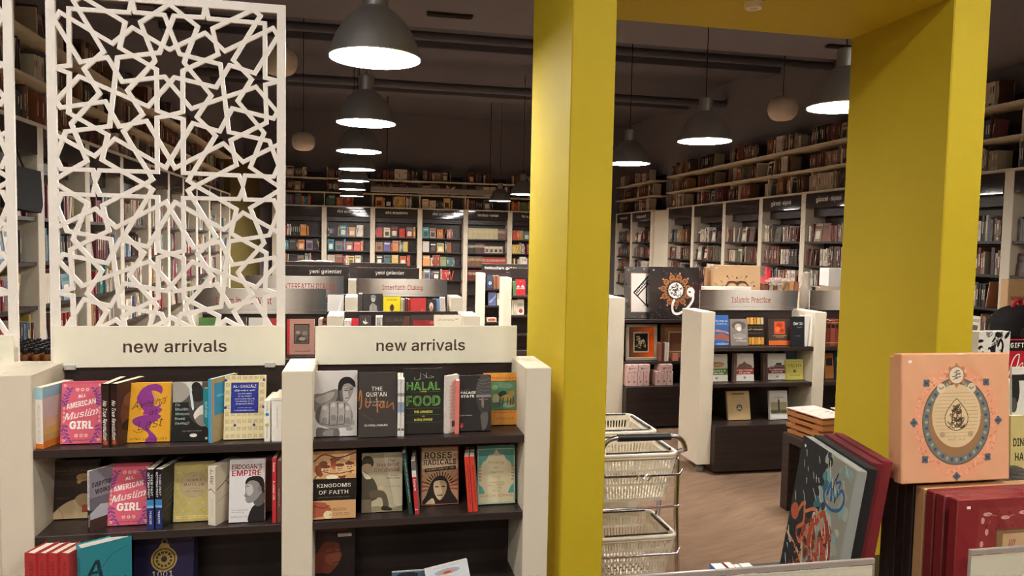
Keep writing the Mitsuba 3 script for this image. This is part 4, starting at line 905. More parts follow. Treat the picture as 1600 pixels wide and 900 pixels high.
# --- left bay, bottom deck
for i, x in enumerate((40.5, 57, 74, 92)):
    spined(f'red book with cream page tops, {ORD[i]} from left of the four at the bottom', x, x + 16.5, 866, 955, Z3, (2.28, 2.32), Y=2.30, yaw=70, w=.12, t=.036, hard=True, cover='#b5383a', spine='#b23a3c', pages='#ece4d2', spine_art=vert('HISTORY OF ISLAM', '#8a2628', .6, .3, .6))
spined('teal book with black lettering beside the four red books', 113, 127, 858, 955, Z3, (2.28, 2.32), Y=2.30, yaw=34, w=.14, t=.045, hard=True, cover='#2b8390', spine='#2f93a0', pages='#d9d2c4', spine_art=lambda a: (a.text('PARIS', .78, .55, .22, '#123c44', width=.16), a.text('ALIGNED', .78, .2, .2, '#123c44', width=.2)), art=lambda a: (a.text('A', .25, .62, .2, '#15343a', slant=10), a.text('Search', .58, .42, .13, '#15343a', width=.7, slant=10, weight=700), a.line([(.2, .6), (.6, .85), (.9, .9)], .012, '#1d5a64')))
facing('navy book 1001 Inventions with a golden astrolabe', 207, 301, 838, 975, Z3, (2.4, 2.6), t=.022, Y=2.50, lean=8, hard=True, cover='#2d2850', art=c_1001)
facing('dark book standing behind the navy 1001 Inventions book', 215, 307, 836, 970, Z3, (2.4, 2.6), t=.014, Y=2.545, lean=4, hard=True, cover='#37324f')
# --- right bay, top shelf
facing('black and white photo book of a man pointing his fist', 490.5, 558, 581, 683, Z1, Y1, t=.02, cover='#cfcac6', art=c_fist)
facing('red and black book hidden behind the fist photo book', 492, 556, 586, 686, Z1, Y1, t=.012, Y=2.47, lean=5, cover='#8c2a2c')
facing('dark grey book The Qur’an with orange brush letters', 560, 620, 583, 684, Z1, Y1, t=.018, cover='#3f3936', art=c_quran)
for i, x in enumerate((620.5, 626)):
    spined(f'white spine, {("left", "right")[i]} one of the thin pair between the Qur’an and Halal Food books', x, x + 5.2, 593, 682, Z1, (2.4, 2.43), yaw=88, w=.13, cover='#d8d3cc', spine='#dedad4', spine_art=lambda a: (a.rect(.7, 0, .76, 1, '#9a948e'), a.rect(.42, 0, .6, 1, '#8fa0b4'), a.rect(.1, .1, .14, .9, '#6b6660')))
facing('black book Halal Food with green neon lettering', 630.5, 693, 577, 679, Z1, Y1, t=.022, cover='#25221e', art=c_halal)
spined('white book with a price label turned sideways beside Halal Food', 693, 697, 588, 677, Z1, (2.395, 2.43), yaw=35, w=.055, t=.014, Y=2.43, cover='#dad5cd', spine='#e7e3dc', art=lambda a: (lines(a, .2, .8, .06, 10, .5, '#c4beb5', .02), a.rect(.45, .1, .8, .2, '#5b5650')))
spined('salmon pink spine left of the dark Palace State book', 710.5, 717, 595, 678, Z1, (2.4, 2.44), yaw=86, w=.14, cover='#d8776a', spine='#df8072')
facing('dark book Palace State with a turbaned face', 717.5, 768, 588, 675, Z1, Y1, t=.03, cover='#2b2726', art=c_palace, pages='#5a5450')
facing('orange book with a framed painting of riders at the right end', 757, 812, 584, 671, Z1, (2.48, 2.6), t=.02, Y=2.52, cover='#e0963c', art=c_jesus)
# --- right bay, second shelf
facing('book Kingdoms of Faith with figures in robes', 487.5, 556, 707, 813, Z2, Y2, t=.03, hard=True, cover='#c99c6c', art=c_kingdoms, pages='#9a8a76')
facing('grey and tan book The Wonder of Childhood with a sitting boy', 565, 629, 709, 801, Z2, Y2, t=.018, cover='#b3a98e', art=c_wonder)
spined('dark green book leaning left of the red one on the second shelf', 638, 645, 707, 804, Z2, (2.4, 2.42), Y=2.41, yaw=84, w=.14, t=.013, lean=-7, cover='#1f3f38', spine='#1f4139', spine_art=vert('A HISTORY OF ISLAMIC SOCIETIES', '#a9bdb0', .55, .3, .7))
spined('red and grey book Islam leaning left of Roses and Radicals', 647, 655, 720, 804, Z2, (2.4, 2.42), Y=2.41, yaw=84, w=.13, t=.014, lean=-5, cover='#6b6664', spine='#c02f36', spine_art=lambda a: (a.rect(.82, 0, 1, 1, '#6f6a68'), a.rect(.7, 0, .82, 1, '#dcd7d2'), a.text('Islam', .55, .25, .5, '#f2e6e0', width=.22), a.text('2', .09, .2, .6, '#f2e6e0')))
facing('brown and cream book Roses and Radicals with a crowned face', 658, 717.5, 699, 790, Z2, Y2, t=.02, cover='#bf9a78', art=c_roses)
for i, x in enumerate((731, 739)):
    spined(f'red-orange spine, {("left", "right")[i]} one of the leaning pair beside the prayer rug book', x, x + 8, 713, 799, Z2, (2.4, 2.42), Y=2.405, yaw=80, w=.12, t=.0165, lean=-5, cover='#57463f', spine='#d2402f', spine_art=vert('AMERICAN MUSLIM STORY', '#8f241c', .5, .3, .7))
facing('green and cream book Threading My Prayer Rug', 747, 806, 698, 789, Z2, (2.44, 2.57), t=.03, hard=True, cover='#d8cba6', art=c_rug, pages='#6fa596')
# --- right bay, bottom deck
facing('black and red book with a man in glasses', 487, 554, 826, 950, Z3, (2.4, 2.6), t=.02, Y=2.52, lean=5, hard=True, cover='#241a1a', art=c_glasses)
def lying(label, x0, x1, y0, Y, tilt, zs, yaw, cover, art, w, h):
    X0 = at(x0, y0, Y=Y)[0]
    M_ = Tr(X0, Y, zs) @ Rz(math.radians(yaw)) @ Rx(-math.radians(90 - tilt))
    book(label, w, h, .02, M_, cover, art=art, hard=False)
facing('dark blue book with a black shape lying low on the bottom deck', 612, 668, 889, 985, Z3, (2.3, 2.6), t=.02, Y=2.36, lean=14, cover='#3d5668', art=lambda a: (a.ell(.45, .86, .3, .1, '#1c1f24'), a.rect(0, .97, 1, 1, '#84939c')))
facing('white book with a red and blue oval tilted on the bottom deck', 672, 740, 884, 985, Z3, (2.3, 2.6), t=.02, Y=2.34, lean=14, roll=-10, cover='#d5d6da', art=lambda a: (a.text('ISLAM AND THE MODERN', .5, .93, .022, '#9a9a9e', width=.6), a.ell(.5, .78, .3, .09, '#8fb0cc'), a.ell(.5, .76, .22, .07, '#c79a8a'), a.ell(.5, .75, .1, .035, '#b0503c')))
# ---------------------------------------------------------------- books on the gondolas further back
ZA = .852
def tops(label, x0, x1, yt, Y, c, art=None, spine=False, t=.02, hh=None, **kw):
    """A book of which only the upper part shows above what stands before it."""
    h = at((x0 + x1) / 2, yt, Y=Y)[2] - ZA
    if spine: return spined(label, x0, x1, yt, yt + 30, ZA, None, Y=Y, yaw=88, w=.14, cover=c, **kw)
    return facing(label, x0, x1, yt, yt + 30, ZA, None, Y=Y, t=t, lean=5, cover=c, art=art, **kw)
# nearest gondola behind the front (Y 4.17 - 4.47)
facing('pink-brown book with a framed photograph beside the lattice, over the gap between the signs', 448, 491, 499, 560, ZA, None, Y=4.24, t=.03, lean=5, cover='#b98a7c', art=lambda a: (a.rect(0, 0, .1, 1, '#c03038'), a.rect(.25, .3, .82, .86, '#3a2f2c'), a.rect(.28, .33, .79, .83, '#6b5d56'), a.ell(.4, .62, .09, .05, '#9a8a7e'), a.ell(.65, .6, .1, .06, '#8a7b70'), a.poly([(.3, .34), (.38, .52), (.5, .56), (.62, .5), (.78, .36)], '#4b403b'), a.ell(.55, .44, .12, .05, '#a3968a'), a.rect(.3, .08, .86, .11, '#8b5d55')))
tops('thin cream spine right of the framed photograph book', 497, 502.5, 499, 4.24, '#cbbba5', spine=True)
tops('dark red book with a small picture beside the upright, right of the framed photograph book', 503, 511, 498, 4.3, '#7d2a2c', art=lambda a: (a.rect(.1, .86, .9, .93, '#2c1f1e'), a.rect(.2, .7, .8, .8, '#cfc3b6')))
for i, x in enumerate((537.5, 541.3, 545.1)): tops(f'thin white spine, {ORD[i]} from left of the trio above the right new arrivals sign', x, x + 3.5, 501, 4.24, '#dcd6cb', spine=True)
tops('bright red book above the left end of the right new arrivals sign', 549, 560.5, 498, 4.24, '#c8323c')
tops('dark book with a white bird shape above the right new arrivals sign', 561.5, 580, 493, 4.26, '#4a4244', art=lambda a: (a.poly([(.3, .86), (.5, .82), (.46, .94), (.6, .82), (.8, .8), (.5, .76), (.3, .8)], '#d8d2cc'),))
for i, x in enumerate((586.5, 590.2, 593.9)): tops(f'white spine, {ORD[i]} from left of the trio behind the right new arrivals sign', x, x + 3, 496, 4.24, '#d5d0c8', spine=True)
tops('dark book with large faint letters QURAN behind the right new arrivals sign', 598, 640.5, 494, 4.26, '#37302f', art=lambda a: (a.text('QURAN', .5, .84, .09, '#5d544e', width=.8, weight=350), a.poly([(.6, .5), (.8, .98), (1, 1), (1, .7)], '#5c3d30')))
tops('dark red book behind the right new arrivals sign', 642, 681, 493, 4.27, '#4a3734', art=lambda a: (a.rect(.1, .5, .96, .86, '#9a2f33'), a.ell(.85, .8, .1, .04, '#c0605c')))
tops('cream book with the word Covenants behind the right new arrivals sign', 678.5, 722, 492.5, 4.23, '#e3dac3', art=lambda a: (a.text('Covenants', .42, .85, .05, '#7a6a55', width=.6, kind='serif', weight=350), a.text('of', .82, .87, .04, '#7a6a55', width=.1)))
# left bay of the same gondola, behind the lattice
for i, (x0, x1, yt, c) in enumerate(((310, 338, 497, '#5f8a4a'), (341, 352, 500, '#d8d2c4'), (356, 384, 496, '#3f3a3a'), (388, 416, 497, '#d9d4ca'), (418, 432, 498, '#b03a38'))):
    tops(('green', 'thin white', 'dark', 'white', 'red')[i] + ' book behind the foot of the lattice, under the Islam in the West sign', x0, x1, yt, 4.25, c)
# second gondola (Y 5.64 - 5.95)
facing('white book with a grey picture between the silver signs and the cream upright', 511.5, 537, 461, 489, ZA, None, Y=5.72, lean=5, cover='#d9d3cc', art=lambda a: (a.poly([(.1, .05), (.5, .3), (.9, .95), (.75, .2), (.95, .1)], '#efece6'), a.ell(.6, .12, .3, .06, '#a39a92')))
for i, x in enumerate((559.5, 562.8)): tops(f'dark spine, {("left", "right")[i]} one at the left end of the shelf under the Interfaith Dialog sign', x, x + 3, 459.5, 5.68, '#57504c', spine=True)
facing('dark photo book with a man in a grey coat under the Interfaith Dialog sign', 567, 598, 459.5, 490, ZA, None, Y=5.7, lean=5, cover='#38322f', art=lambda a: (a.rect(0, 0, 1, .22, '#7d2a2e'), a.poly([(.3, .22), (.34, .62), (.5, .72), (.7, .62), (.78, .22)], '#9a9690'), a.ell(.52, .84, .11, .1, '#b5b0a8'), a.ell(.52, .91, .14, .05, '#85807a'), a.line([(.52, .7), (.52, .3)], .03, '#6d6964')))
facing('yellow book with a small dark figure under the Interfaith Dialog sign', 599, 626, 464, 490, ZA, None, Y=5.68, lean=5, cover='#e3cf22', art=lambda a: (a.ell(.5, .62, .12, .12, '#4a2f25'), a.poly([(.25, .0), (.35, .4), (.5, .5), (.72, .38), (.8, 0)], '#5d3a30'), a.ell(.48, .22, .18, .1, '#b9a38c'), a.text('A STORY', .5, .86, .05, '#4a3a14', width=.6)))
for i, (x, c) in enumerate(((626.5, '#c9c19a'), (629.5, '#8b8378'), (633.5, '#7c3530'), (637, '#a33a34'))): tops(('pale yellow', 'grey', 'dark red', 'red')[i] + ' spine between the yellow and the red book under Interfaith Dialog', x, x + 2.8, 467 + i % 2, 5.68, c, spine=True)
facing('red book with a golden line drawing under the Interfaith Dialog sign', 641, 666, 466, 490, ZA, None, Y=5.68, lean=5, cover='#c03a38', art=lambda a: (a.line([(.1, .2), (.3, .4), (.6, .45), (.8, .6)], .03, '#d9925a', True), a.line([(.2, .1), (.5, .25), (.9, .35)], .025, '#d9925a', True)))
facing('dark book with a white-haired portrait under the Interfaith Dialog sign', 667.5, 682, 468, 490, ZA, None, Y=5.7, lean=5, cover='#3a302c', art=lambda a: (a.ell(.45, .72, .22, .16, '#d9cdbb'), a.ell(.45, .62, .15, .13, '#b58a6c'), a.ell(.5, .3, .26, .14, '#c9b9a2')))
facing('light blue book with a tan figure under the Interfaith Dialog sign', 676, 689, 467, 490, ZA, None, Y=5.72, lean=5, cover='#6f93c4', art=lambda a: (a.ell(.45, .35, .35, .25, '#b08a52'),))
for i, x in enumerate((689.5, 692.5, 695.4)): spined(f'white spine leaning beside the upright, {ORD[i]} from left under Interfaith Dialog', x, x + 2.7, 466, 490, ZA, None, Y=5.67, yaw=84, w=.14, lean=-4, cover='#d5cdbf', spine='#ded6c8')
# far gondolas left of the yellow column
ZG = .852
facing('dark blue book with a white circle under the dark name sign by the column', 761.5, 770, 430, 451.5, ZG, None, Y=10.64, lean=4, cover='#2f3f58', art=lambda a: (a.circ(.5, .4, .28, '#d6dde6'), a.circ(.5, .4, .15, '#2f3f58')))
for i, (x, c) in enumerate(((771, '#8c5a3c'), (774, '#6d4a3a'), (777, '#a3623e'))): spined(('light', 'dark', 'orange')[i] + ' brown spine under the dark name sign by the column', x, x + 2.6, 431, 451, ZG, None, Y=10.64, yaw=88, w=.14, cover=c)
facing('bluish book on the second shelf under the dark name sign by the column', 763, 775.5, 456, 475, .6, None, Y=10.65, lean=5, cover='#57608a', art=lambda a: a.poly([(0, .2), (.5, .5), (1, .9), (1, .6), (.4, .2)], '#8e97b4'))
facing('pale book right on the second shelf under the dark name sign by the column', 777, 782, 458, 475, .6, None, Y=10.65, lean=5, cover='#c9bda8')
k = key('box'); tag(k, 'small white and orange carton at the foot of the bookcase left of the yellow column', 'box')
p = at(761, 503, Y=10.62); MB().bevel(p[0], p[0] + .14, 10.62, 10.76, .362, .42, .002, '#d9cfbf').build(k, 'vc_paper'); MB().quad((p[0] + .015, 10.6195, .375), (p[0] + .125, 10.6195, .375), (p[0] + .125, 10.6195, .41), (p[0] + .015, 10.6195, .41), '#a8492f').build(key('printed_label', k), 'vc_paper')
for i, x in enumerate((801.5, 804)): spined(f'green spine, {("left", "right")[i]} one of the two right of the last cream upright before the column', x, x + 2.2, 440, 461, ZG, None, Y=9.2, yaw=88, w=.14, cover='#5c7c58')
facing('red book with two white shapes touching the yellow column edge', 806, 821, 436.5, 461.5, ZG, None, Y=9.2, lean=4, cover='#b5262c', art=lambda a: (a.poly([(.05, .48), (.3, .66), (.45, .48)], '#e8ddd4'), a.poly([(.5, .48), (.72, .68), (.95, .48)], '#e8ddd4'), a.rect(.05, .38, .95, .44, '#d8a8a0'), a.circ(.5, .84, .05, '#e8b0a8')))
for i, x in enumerate((799.5, 802.4, 805.3)): spined(f'cream spine, {ORD[i]} from left on the second shelf beside the column', x, x + 2.5, 469, 488, .6, None, Y=9.2, yaw=88, w=.14, cover='#d8cfb8')
facing('cream book with a red disc on the second shelf beside the yellow column', 808.5, 819, 468, 488, .6, None, Y=9.21, lean=4, cover='#d9d2c2', art=lambda a: (a.circ(.5, .25, .3, '#b5442f'), a.rect(.2, .6, .8, .64, '#7d756a'), a.rect(.2, .7, .7, .73, '#7d756a')))
k = key('open_book'); tag(k, 'large open book lying on the far bookcase behind the left yeni gelenler sign', 'book')
p0, p1 = at(461, 410, Y=10.0), at(518, 410, Y=10.0)
MB().box(p0[0], p1[0], 9.93, 10.25, 0, p0[2] - .005, '#3a322f').build(key('stand', k), 'vc_matte')
for s in (0, 1):
    xs = np.linspace(0, 1, 8); w = (p1[0] - p0[0]) / 2; mb = MB()
    z = p0[2] + .012 + .02 * np.sin(xs * 2.6)
    for i in range(7):
        u = [(p0[0] + w * (x if s == 0 else 2 - x)) for x in xs]
        mb.quad((u[i], 9.95, z[i]), (u[i + 1], 9.95, z[i + 1]), (u[i + 1], 10.22, z[i + 1]), (u[i], 10.22, z[i]), '#e3dac2'); mb.quad((u[i], 9.95, p0[2] - .004), (u[i + 1], 9.95, p0[2] - .004), (u[i + 1], 9.95, z[i + 1]), (u[i], 9.95, z[i]), '#d8ceb4')
    mb.build(key('page', k), 'vc_matte')

# ---------------------------------------------------------------- Islamic Practice gondola
ZI, ZJ, ZK = .843, .6, .33
YI = (4.46, 4.68)
facing('blue book of clouds and hands behind the cream upright of the Islamic Practice bookcase', 1104, 1140, 493, 541, ZI, YI, cover='#3f6fb8', art=lambda a: (a.poly([(0, .15), (.3, .32), (.7, .42), (1, .3), (1, .12), (.6, .2)], '#a8685a'), a.poly([(0, .3), (.4, .46), (.8, .44), (1, .36), (1, .44), (.5, .54)], '#c78a78'), a.rect(0, .0, 1, .12, '#2f5aa0'), a.ell(.7, .06, .3, .04, '#7fa6d4'), a.rect(0, .68, 1, .69, '#9fbbe0'), a.text('CLEANLINESS', .55, .78, .055, '#dfe8f4', width=.8, kind='serif', weight=400), a.text('in Islam', .7, .71, .035, '#dfe8f4', width=.4)))
facing('grey book with a shining shape, second on the Islamic Practice top shelf', 1143, 1170, 499, 541, ZI, YI, cover='#8d8680', lean=9, art=lambda a: (a.ell(.5, .75, .4, .16, '#6d5f58'), a.ell(.45, .7, .2, .12, '#c9beb4'), a.ell(.5, .62, .14, .08, '#efe9e2'), a.ell(.5, .35, .4, .12, '#a39b95'), a.text('The Prayer', .45, .26, .05, '#efe9e2', width=.5, slant=12), a.text('of Ramadan', .6, .16, .05, '#efe9e2', width=.6, slant=12)))
facing('black book with golden bands at its top and foot on the Islamic Practice shelf', 1168, 1195, 496, 540, ZI, YI, cover='#28201c', art=lambda a: ([a.rect(.02 + i * .2, .74, .19 + i * .2, .98, ('#d99a3c', '#e2b25a', '#cf8a34', '#e6bc6a', '#d7c3a0')[i]) for i in range(5)], [a.rect(.1 + i * .18, .02, .26 + i * .18, .28, ('#c98a34', '#dba54c')[i % 2]) for i in range(5)], a.text('A GIFT TO THE MUSLIM', .5, .53, .05, '#cbb98c', width=.86, weight=600), a.rect(.05, .64, .95, .65, '#8d7a55'), a.rect(.05, .42, .95, .43, '#8d7a55')))
facing('dark book with an orange square and orange foot on the Islamic Practice shelf', 1202, 1237, 499, 540, ZI, YI, t=.03, hard=True, cover='#4a3c36', art=lambda a: (a.rect(.26, .42, .74, .9, '#d9582e'), a.ell(.5, .75, .14, .1, '#b0442a'), a.ell(.42, .6, .12, .1, '#e87a44'), a.ell(.6, .55, .1, .08, '#a83c26'), a.rect(.2, .34, .8, .37, '#b08a5c'), a.rect(.3, .29, .7, .31, '#b08a5c'), a.rect(0, 0, 1, .17, '#d8703a'), a.rect(.4, .16, .6, .19, '#c2602e')))
facing('black book Qur’an at the right end of the Islamic Practice top shelf', 1238, 1258, 495, 539, ZI, YI, Y=4.456, cover='#22252a', lean=4, art=lambda a: (a.text('Qur’ān', .5, .72, .1, '#e6e2da', width=.76, kind='serif', weight=450), a.text('a guide', .6, .63, .03, '#a9a59e', width=.4), a.rect(.3, .35, .7, .36, '#7d7a76')))
for i, x in enumerate((1256.5, 1262.5)): spined(f'white spine leaning right of the black Qur’an book, {("left", "right")[i]} one', x, x + 4.2, 494, 540, ZI, YI, yaw=90, w=.09, lean=4, cover='#dcd7cf', spine='#e2ded7', Y=4.476)
def isl(c, word, pic):
    def f(a):
        pic(a); a.rect(0, .24, 1, .47, c)
        if word: a.text(word, .5, .36, .06, '#ece6dc', width=.84, weight=700)
        a.text('IN ISLAM', .5, .27, .06, '#ece6dc', width=.6, weight=700); a.ell(.5, .12, .07, .04, '#8d8780'); a.rect(.3, .9, .7, .91, '#b5ada2')
    return f
facing('white book with a green band reading in Islam on the second Islamic Practice shelf', 1103, 1138, 554, 597, ZJ, YI, cover='#d8d5cc', art=isl('#55803c', 'CHARITY', lambda a: (a.ell(.55, .62, .3, .1, '#b08a58'), a.ell(.6, .6, .24, .06, '#c9a878'))))
facing('white book with a red band, wrapped in film, second Islamic Practice shelf', 1150, 1179, 553, 596, ZJ, YI, cover='#dad6cf', bsdf='vc_film', art=isl('#a83a34', 'FASTING', lambda a: (a.poly([(.1, .47), (.2, .6), (.4, .64), (.5, .72), (.6, .64), (.85, .58), (.95, .47)], '#7d5a52'),)))
for i, x in enumerate((1146.2, 1148.4)): spined(f'thin dark spine, {("left", "right")[i]} one, left of the white book with the red band', x, x + 2, 553, 596, ZJ, YI, Y=4.5, yaw=94, w=.03, cover='#5d4a44', spine='#6b5650')
facing('white book with a maroon band reading Pilgrimage in Islam', 1201, 1230, 553, 594, ZJ, YI, cover='#d8d4cd', lean=8, art=isl('#7d3038', 'PILGRIMAGE', lambda a: (a.rect(.1, .47, .95, .52, '#a39c92'), a.rect(.45, .5, .75, .64, '#4a4440'), a.rect(.35, .47, .9, .56, '#6b635c'))))
for i, x in enumerate((1192.5, 1196.4)): spined(f'dark spine, {("left", "right")[i]} one, left of the Pilgrimage book', x, x + 3.4, 553, 595, ZJ, YI, Y=4.5, yaw=94, w=.03, lean=-3, cover='#3a2f2c', spine='#4a3a34')
facing('yellow-green book FAITH at the right end of the second Islamic Practice shelf', 1229, 1256, 562, 594, ZJ, YI, cover='#c0b95c', art=lambda a: (a.text('FAITH', .5, .62, .16, '#6b6430', width=.7, weight=400), a.circ(.5, .42, .08, '#6b5a34'), a.rect(.2, .2, .8, .23, '#8d8545'), a.rect(.1, .9, .9, .92, '#9a934e')))
facing('blue book standing behind the yellow-green FAITH book', 1226, 1254, 547, 592, ZJ, None, Y=4.64, lean=3, cover='#4a6a80')
facing('tan book with a dark round emblem leaning on the base of the Islamic Practice bookcase', 1139, 1174, 612, 657, ZK, (4.36, 4.6), cover='#cdb184', lean=12, art=lambda a: (a.circ(.52, .42, .13, '#3f464e'), a.circ(.52, .42, .08, '#8b97a0'), a.ell(.52, .38, .1, .03, '#c9b089'), a.rect(.22, .88, .76, .92, '#6b4634'), a.rect(.15, .76, .85, .775, '#b0925f'), a.rect(.15, .68, .85, .69, '#b0925f')))
facing('grey-white book with a tower on the base of the Islamic Practice bookcase', 1204, 1232, 611, 656, ZK, (4.36, 4.6), cover='#d5d1c9', art=lambda a: (a.rect(.05, .2, .95, .6, '#a39a78'), a.rect(.05, .2, .95, .34, '#6d664c'), a.rect(.47, .25, .55, .62, '#4a453c'), a.poly([(.45, .62), (.57, .62), (.51, .74)], '#4a453c'), a.ell(.25, .25, .16, .05, '#57513c'), a.ell(.8, .26, .16, .05, '#57513c'), a.rect(.25, .75, .8, .77, '#a3725c'), a.rect(.08, .05, .92, .15, '#efece6')))
for i, (x, w, c) in enumerate(((1290.5, 6, '#6d3028'), (1297, 7, '#8d4a38'), (1304.5, 4, '#7d3a2e'), (1309, 4.5, '#5c2a24'), (1314, 5, '#8d4a38'))):
    spined(('dark red', 'tan', 'red', 'blackish red', 'light brown')[i] + ' leather volume right of the last cream upright of the Islamic Practice bookcase', x, x + w, 501, 538, ZI, YI, yaw=89, w=.15, hard=True, cover=c, Y=4.5, spine_art=lambda a: (a.rect(.1, 0, .13, 1, '#b08a5a'), a.rect(.7, .1, .85, .9, '#2c1a16'), a.rect(.9, 0, .93, 1, '#b08a5a')))
facing('orange-brown book right of the last cream upright on the second Islamic Practice shelf', 1290, 1304, 552, 592, ZJ, YI, cover='#b5753c', art=lambda a: (a.rect(.15, .5, .85, .8, '#3a2620'),))
facing('dark blue book touching the right yellow column on the second shelf', 1305, 1330, 550, 592, ZJ, YI, cover='#2c3a48', art=lambda a: (a.ell(.3, .72, .2, .13, '#4a6d8a'), a.text('ISLAM', .5, .3, .08, '#cfd6dc', width=.8, kind='serif', weight=400)))
# what stands behind the Islamic Practice sign
k = key('display_table'); tag(k, 'dark table top behind the Islamic Practice sign, carrying a tan canvas', 'table')
MB().bevel(2.44, 3.75, 4.79, 5.3, .98, 1.02, .003).build(key('table_top', k), 'dark_wood')
for x in (2.78, 3.71):
    for y in (4.84, 5.26): MB().box(x - .03, x + .03, y - .03, y + .03, 0, .98).build(key('leg', k), 'dark_wood')
ZT = 1.02
def canvas(label, x0, x1, yt, Y, zb, col, art=None, t=.035, lean=4., yaw=0., bsdf='vc_film', side=None, xoff=None, w=None, h=None):
    X0, X1 = at(x0, yt + 20, Y=Y)[0], at(x1, yt + 20, Y=Y)[0]
    L = math.radians(lean)
    h = h or (at((x0 + x1) / 2, yt, Y=Y)[2] - zb) / math.cos(L)
    M_ = Tr(X0, Y, zb + t * math.sin(L) + .0005) @ Rz(math.radians(yaw)) @ Rx(-L)
    return slab(label, w or X1 - X0, h, t, M_, col, art, bsdf, side)
def slab(label, w, h, t, M_, col, art=None, bsdf='vc_film', side=None, name='art_canvas', cat='wall art', tagc=True):
    k = key(name); tag(k, label, cat)
    MB().bevel(0, w, 0, t, 0, h, .003, col).build(key('panel', k), bsdf, M_)
    if side: MB().box(-.0004, 0, .003, t - .003, .003, h - .003, side).build(key('side_edge', k), bsdf, M_)
    if art:
        a = Art(w, h); art(a)
        a.parts(k, M_, lambda q, l: np.stack([q[:, 0], np.full(len(q), -l), q[:, 1]], 1), bsdf, names=('painting', 'lettering'))
    if tagc: MB().box(w * .06, w * .06 + .012, -.0012, 0, h * .93, h * .93 + .008, '#ece6de').build(key('price_tag', k), 'vc_paper', M_)
    return k
def tan_art(a):
    a0, f = a, lambda y: .46 + .5 * y
    class S:                                             # the ornament fills the upper half
        poly = lambda s, p, c: a0.poly([(x, f(y)) for x, y in p], c)
        ell = lambda s, x, y, rx, ry, c: a0.ell(x, f(y), rx, ry * .5, c)
        line = lambda s, p, t, c: a0.line([(x, f(y)) for x, y in p], t, c)
        circ = lambda s, x, y, r, c: a0.circ(x, f(y), r, c)
    a = S()
    B = '#5d3a2c'
    a.poly([(.2, .02), (.28, .28), (.32, .42), (.42, .44), (.5, .4), (.58, .44), (.68, .42), (.74, .28), (.8, .02)], B); a.ell(.4, .14, .11, .2, '#c9a478'); a.ell(.62, .14, .11, .2, '#c9a478'); a.line([(.46, .02), (.54, .2)], .02, B); a.line([(.54, .02), (.46, .2)], .02, B)
    for x, y in ((.3, .62), (.5, .56), (.7, .62), (.2, .2), (.86, .22)): a.circ(x, y, .018, B)
    for x, y in ((.22, .34), (.34, .5), (.42, .56), (.58, .56), (.66, .5), (.8, .34), (.1, .25)): a.line([(x, y), (x + (x - .5) * .2, y + .1)], .008, B)
canvas('tan canvas with half a brown ornament behind the Islamic Practice sign', 1115, 1190, 415, 4.95, ZT, '#d0ab82', tan_art, lean=3)
canvas('second tan canvas standing behind the one above the Islamic Practice sign', 1104, 1183, 418, 5.03, ZT, '#c39a70', lean=2)
canvas('white-edged board leaning over the left end of the Islamic Practice sign', 1099, 1174, 448, 4.83, ZT, '#e0dacd', lean=2, bsdf='vc_paper')
for i, (x0, x1, yt, c) in enumerate(((1194, 1201, 443, '#7a4a38'), (1202, 1208, 445, '#c9b9a4'), (1209, 1214, 444, '#8d5a44'), (1215, 1222, 446, '#d5c8b4'), (1223, 1230, 440, '#a87a50'), (1231, 1238, 439, '#b5875a'), (1239, 1246, 441, '#8d5a3c'))):
    spined(f'{("brown", "beige", "reddish brown", "pale", "tan", "light tan", "dark tan")[i]} spine wrapped in plastic film above the right half of the Islamic Practice sign', x0, x1, yt, 453, ZT, None, Y=4.9, yaw=86, w=.16, lean=3 if i > 3 else 0, cover=c, bsdf='vc_film')
def crumple(label, px, py, Y, w, h, seed, d=.1, zb=None):
    r = np.random.default_rng(seed); p = at(px, py, Y=Y)
    m = trimesh.creation.icosphere(3); v = m.vertices * (1 + .22 * r.normal(size=(len(m.vertices), 1)).clip(-1.2, 1.2))
    v = v * [w / 2, d / 2, h / 2] + [p[0], Y, p[2]]
    if zb is not None: v[:, 2] = np.maximum(v[:, 2], zb)
    k = key('plastic_wrap'); tag(k, label, 'plastic wrap')
    scene[k] = mikit.ply((v, m.faces), 'shrink_film')
scene['shrink_film'] = {'type': 'blendbsdf', 'weight': .28, 'bsdf_0': {'type': 'thindielectric', 'int_ior': 1.4}, 'bsdf_1': pr(rgb('#cfc8bf'), .15, .6)}
crumple('crumpled clear plastic on the wrapped spines above the Islamic Practice sign', 1214, 440, 4.88, .15, .05, 3)
k = key('book'); tag(k, 'red and white book lying flat above the right end of the Islamic Practice sign', 'book')
p = at(1200, 434, Y=5.15); MB().box(p[0], p[0] + .15, 5.1, 5.28, ZT + .0, p[2], '#c8323a', front='#e6e0d8').build(key('cover', k), 'vc_paper')
facing('small bright red book standing up behind the plastic-wrapped spines', 1202, 1207, 418, 440, ZT, None, Y=5.12, lean=6, cover='#c42c3c', t=.03)
def bottle_pack(label, px0, px1, yt, Y, zb):
    X0, X1 = at(px0, 450, Y=Y)[0], at(px1, 450, Y=Y)[0]; z1 = at(px0, yt, Y=Y)[2]; r = (X1 - X0) / 2
    k = key('wrapped_roll'); tag(k, label, 'wrapped roll')
    MB().lathe([(0, 0), (r * .9, 0), (r, .01), (r * .95, (z1 - zb) * .5), (r * 1.08, (z1 - zb) * .6), (r * .7, (z1 - zb) * .72), (r * .75, z1 - zb - .01), (0, z1 - zb)], 14, '#9a8d80', (X0 + X1) / 2, Y, zb).build(k, 'vc_film', smooth=40)
bottle_pack('clear film-wrapped roll standing between the two silver signs near the right column', 1251, 1267, 424, 4.86, ZT)
canvas('black-sided tan canvas above the cut-off silver sign at the right column', 1276, 1345, 430, 4.9, ZT, '#b8a58a', h=.21, lean=3, side='#1f1c1c', t=.06)
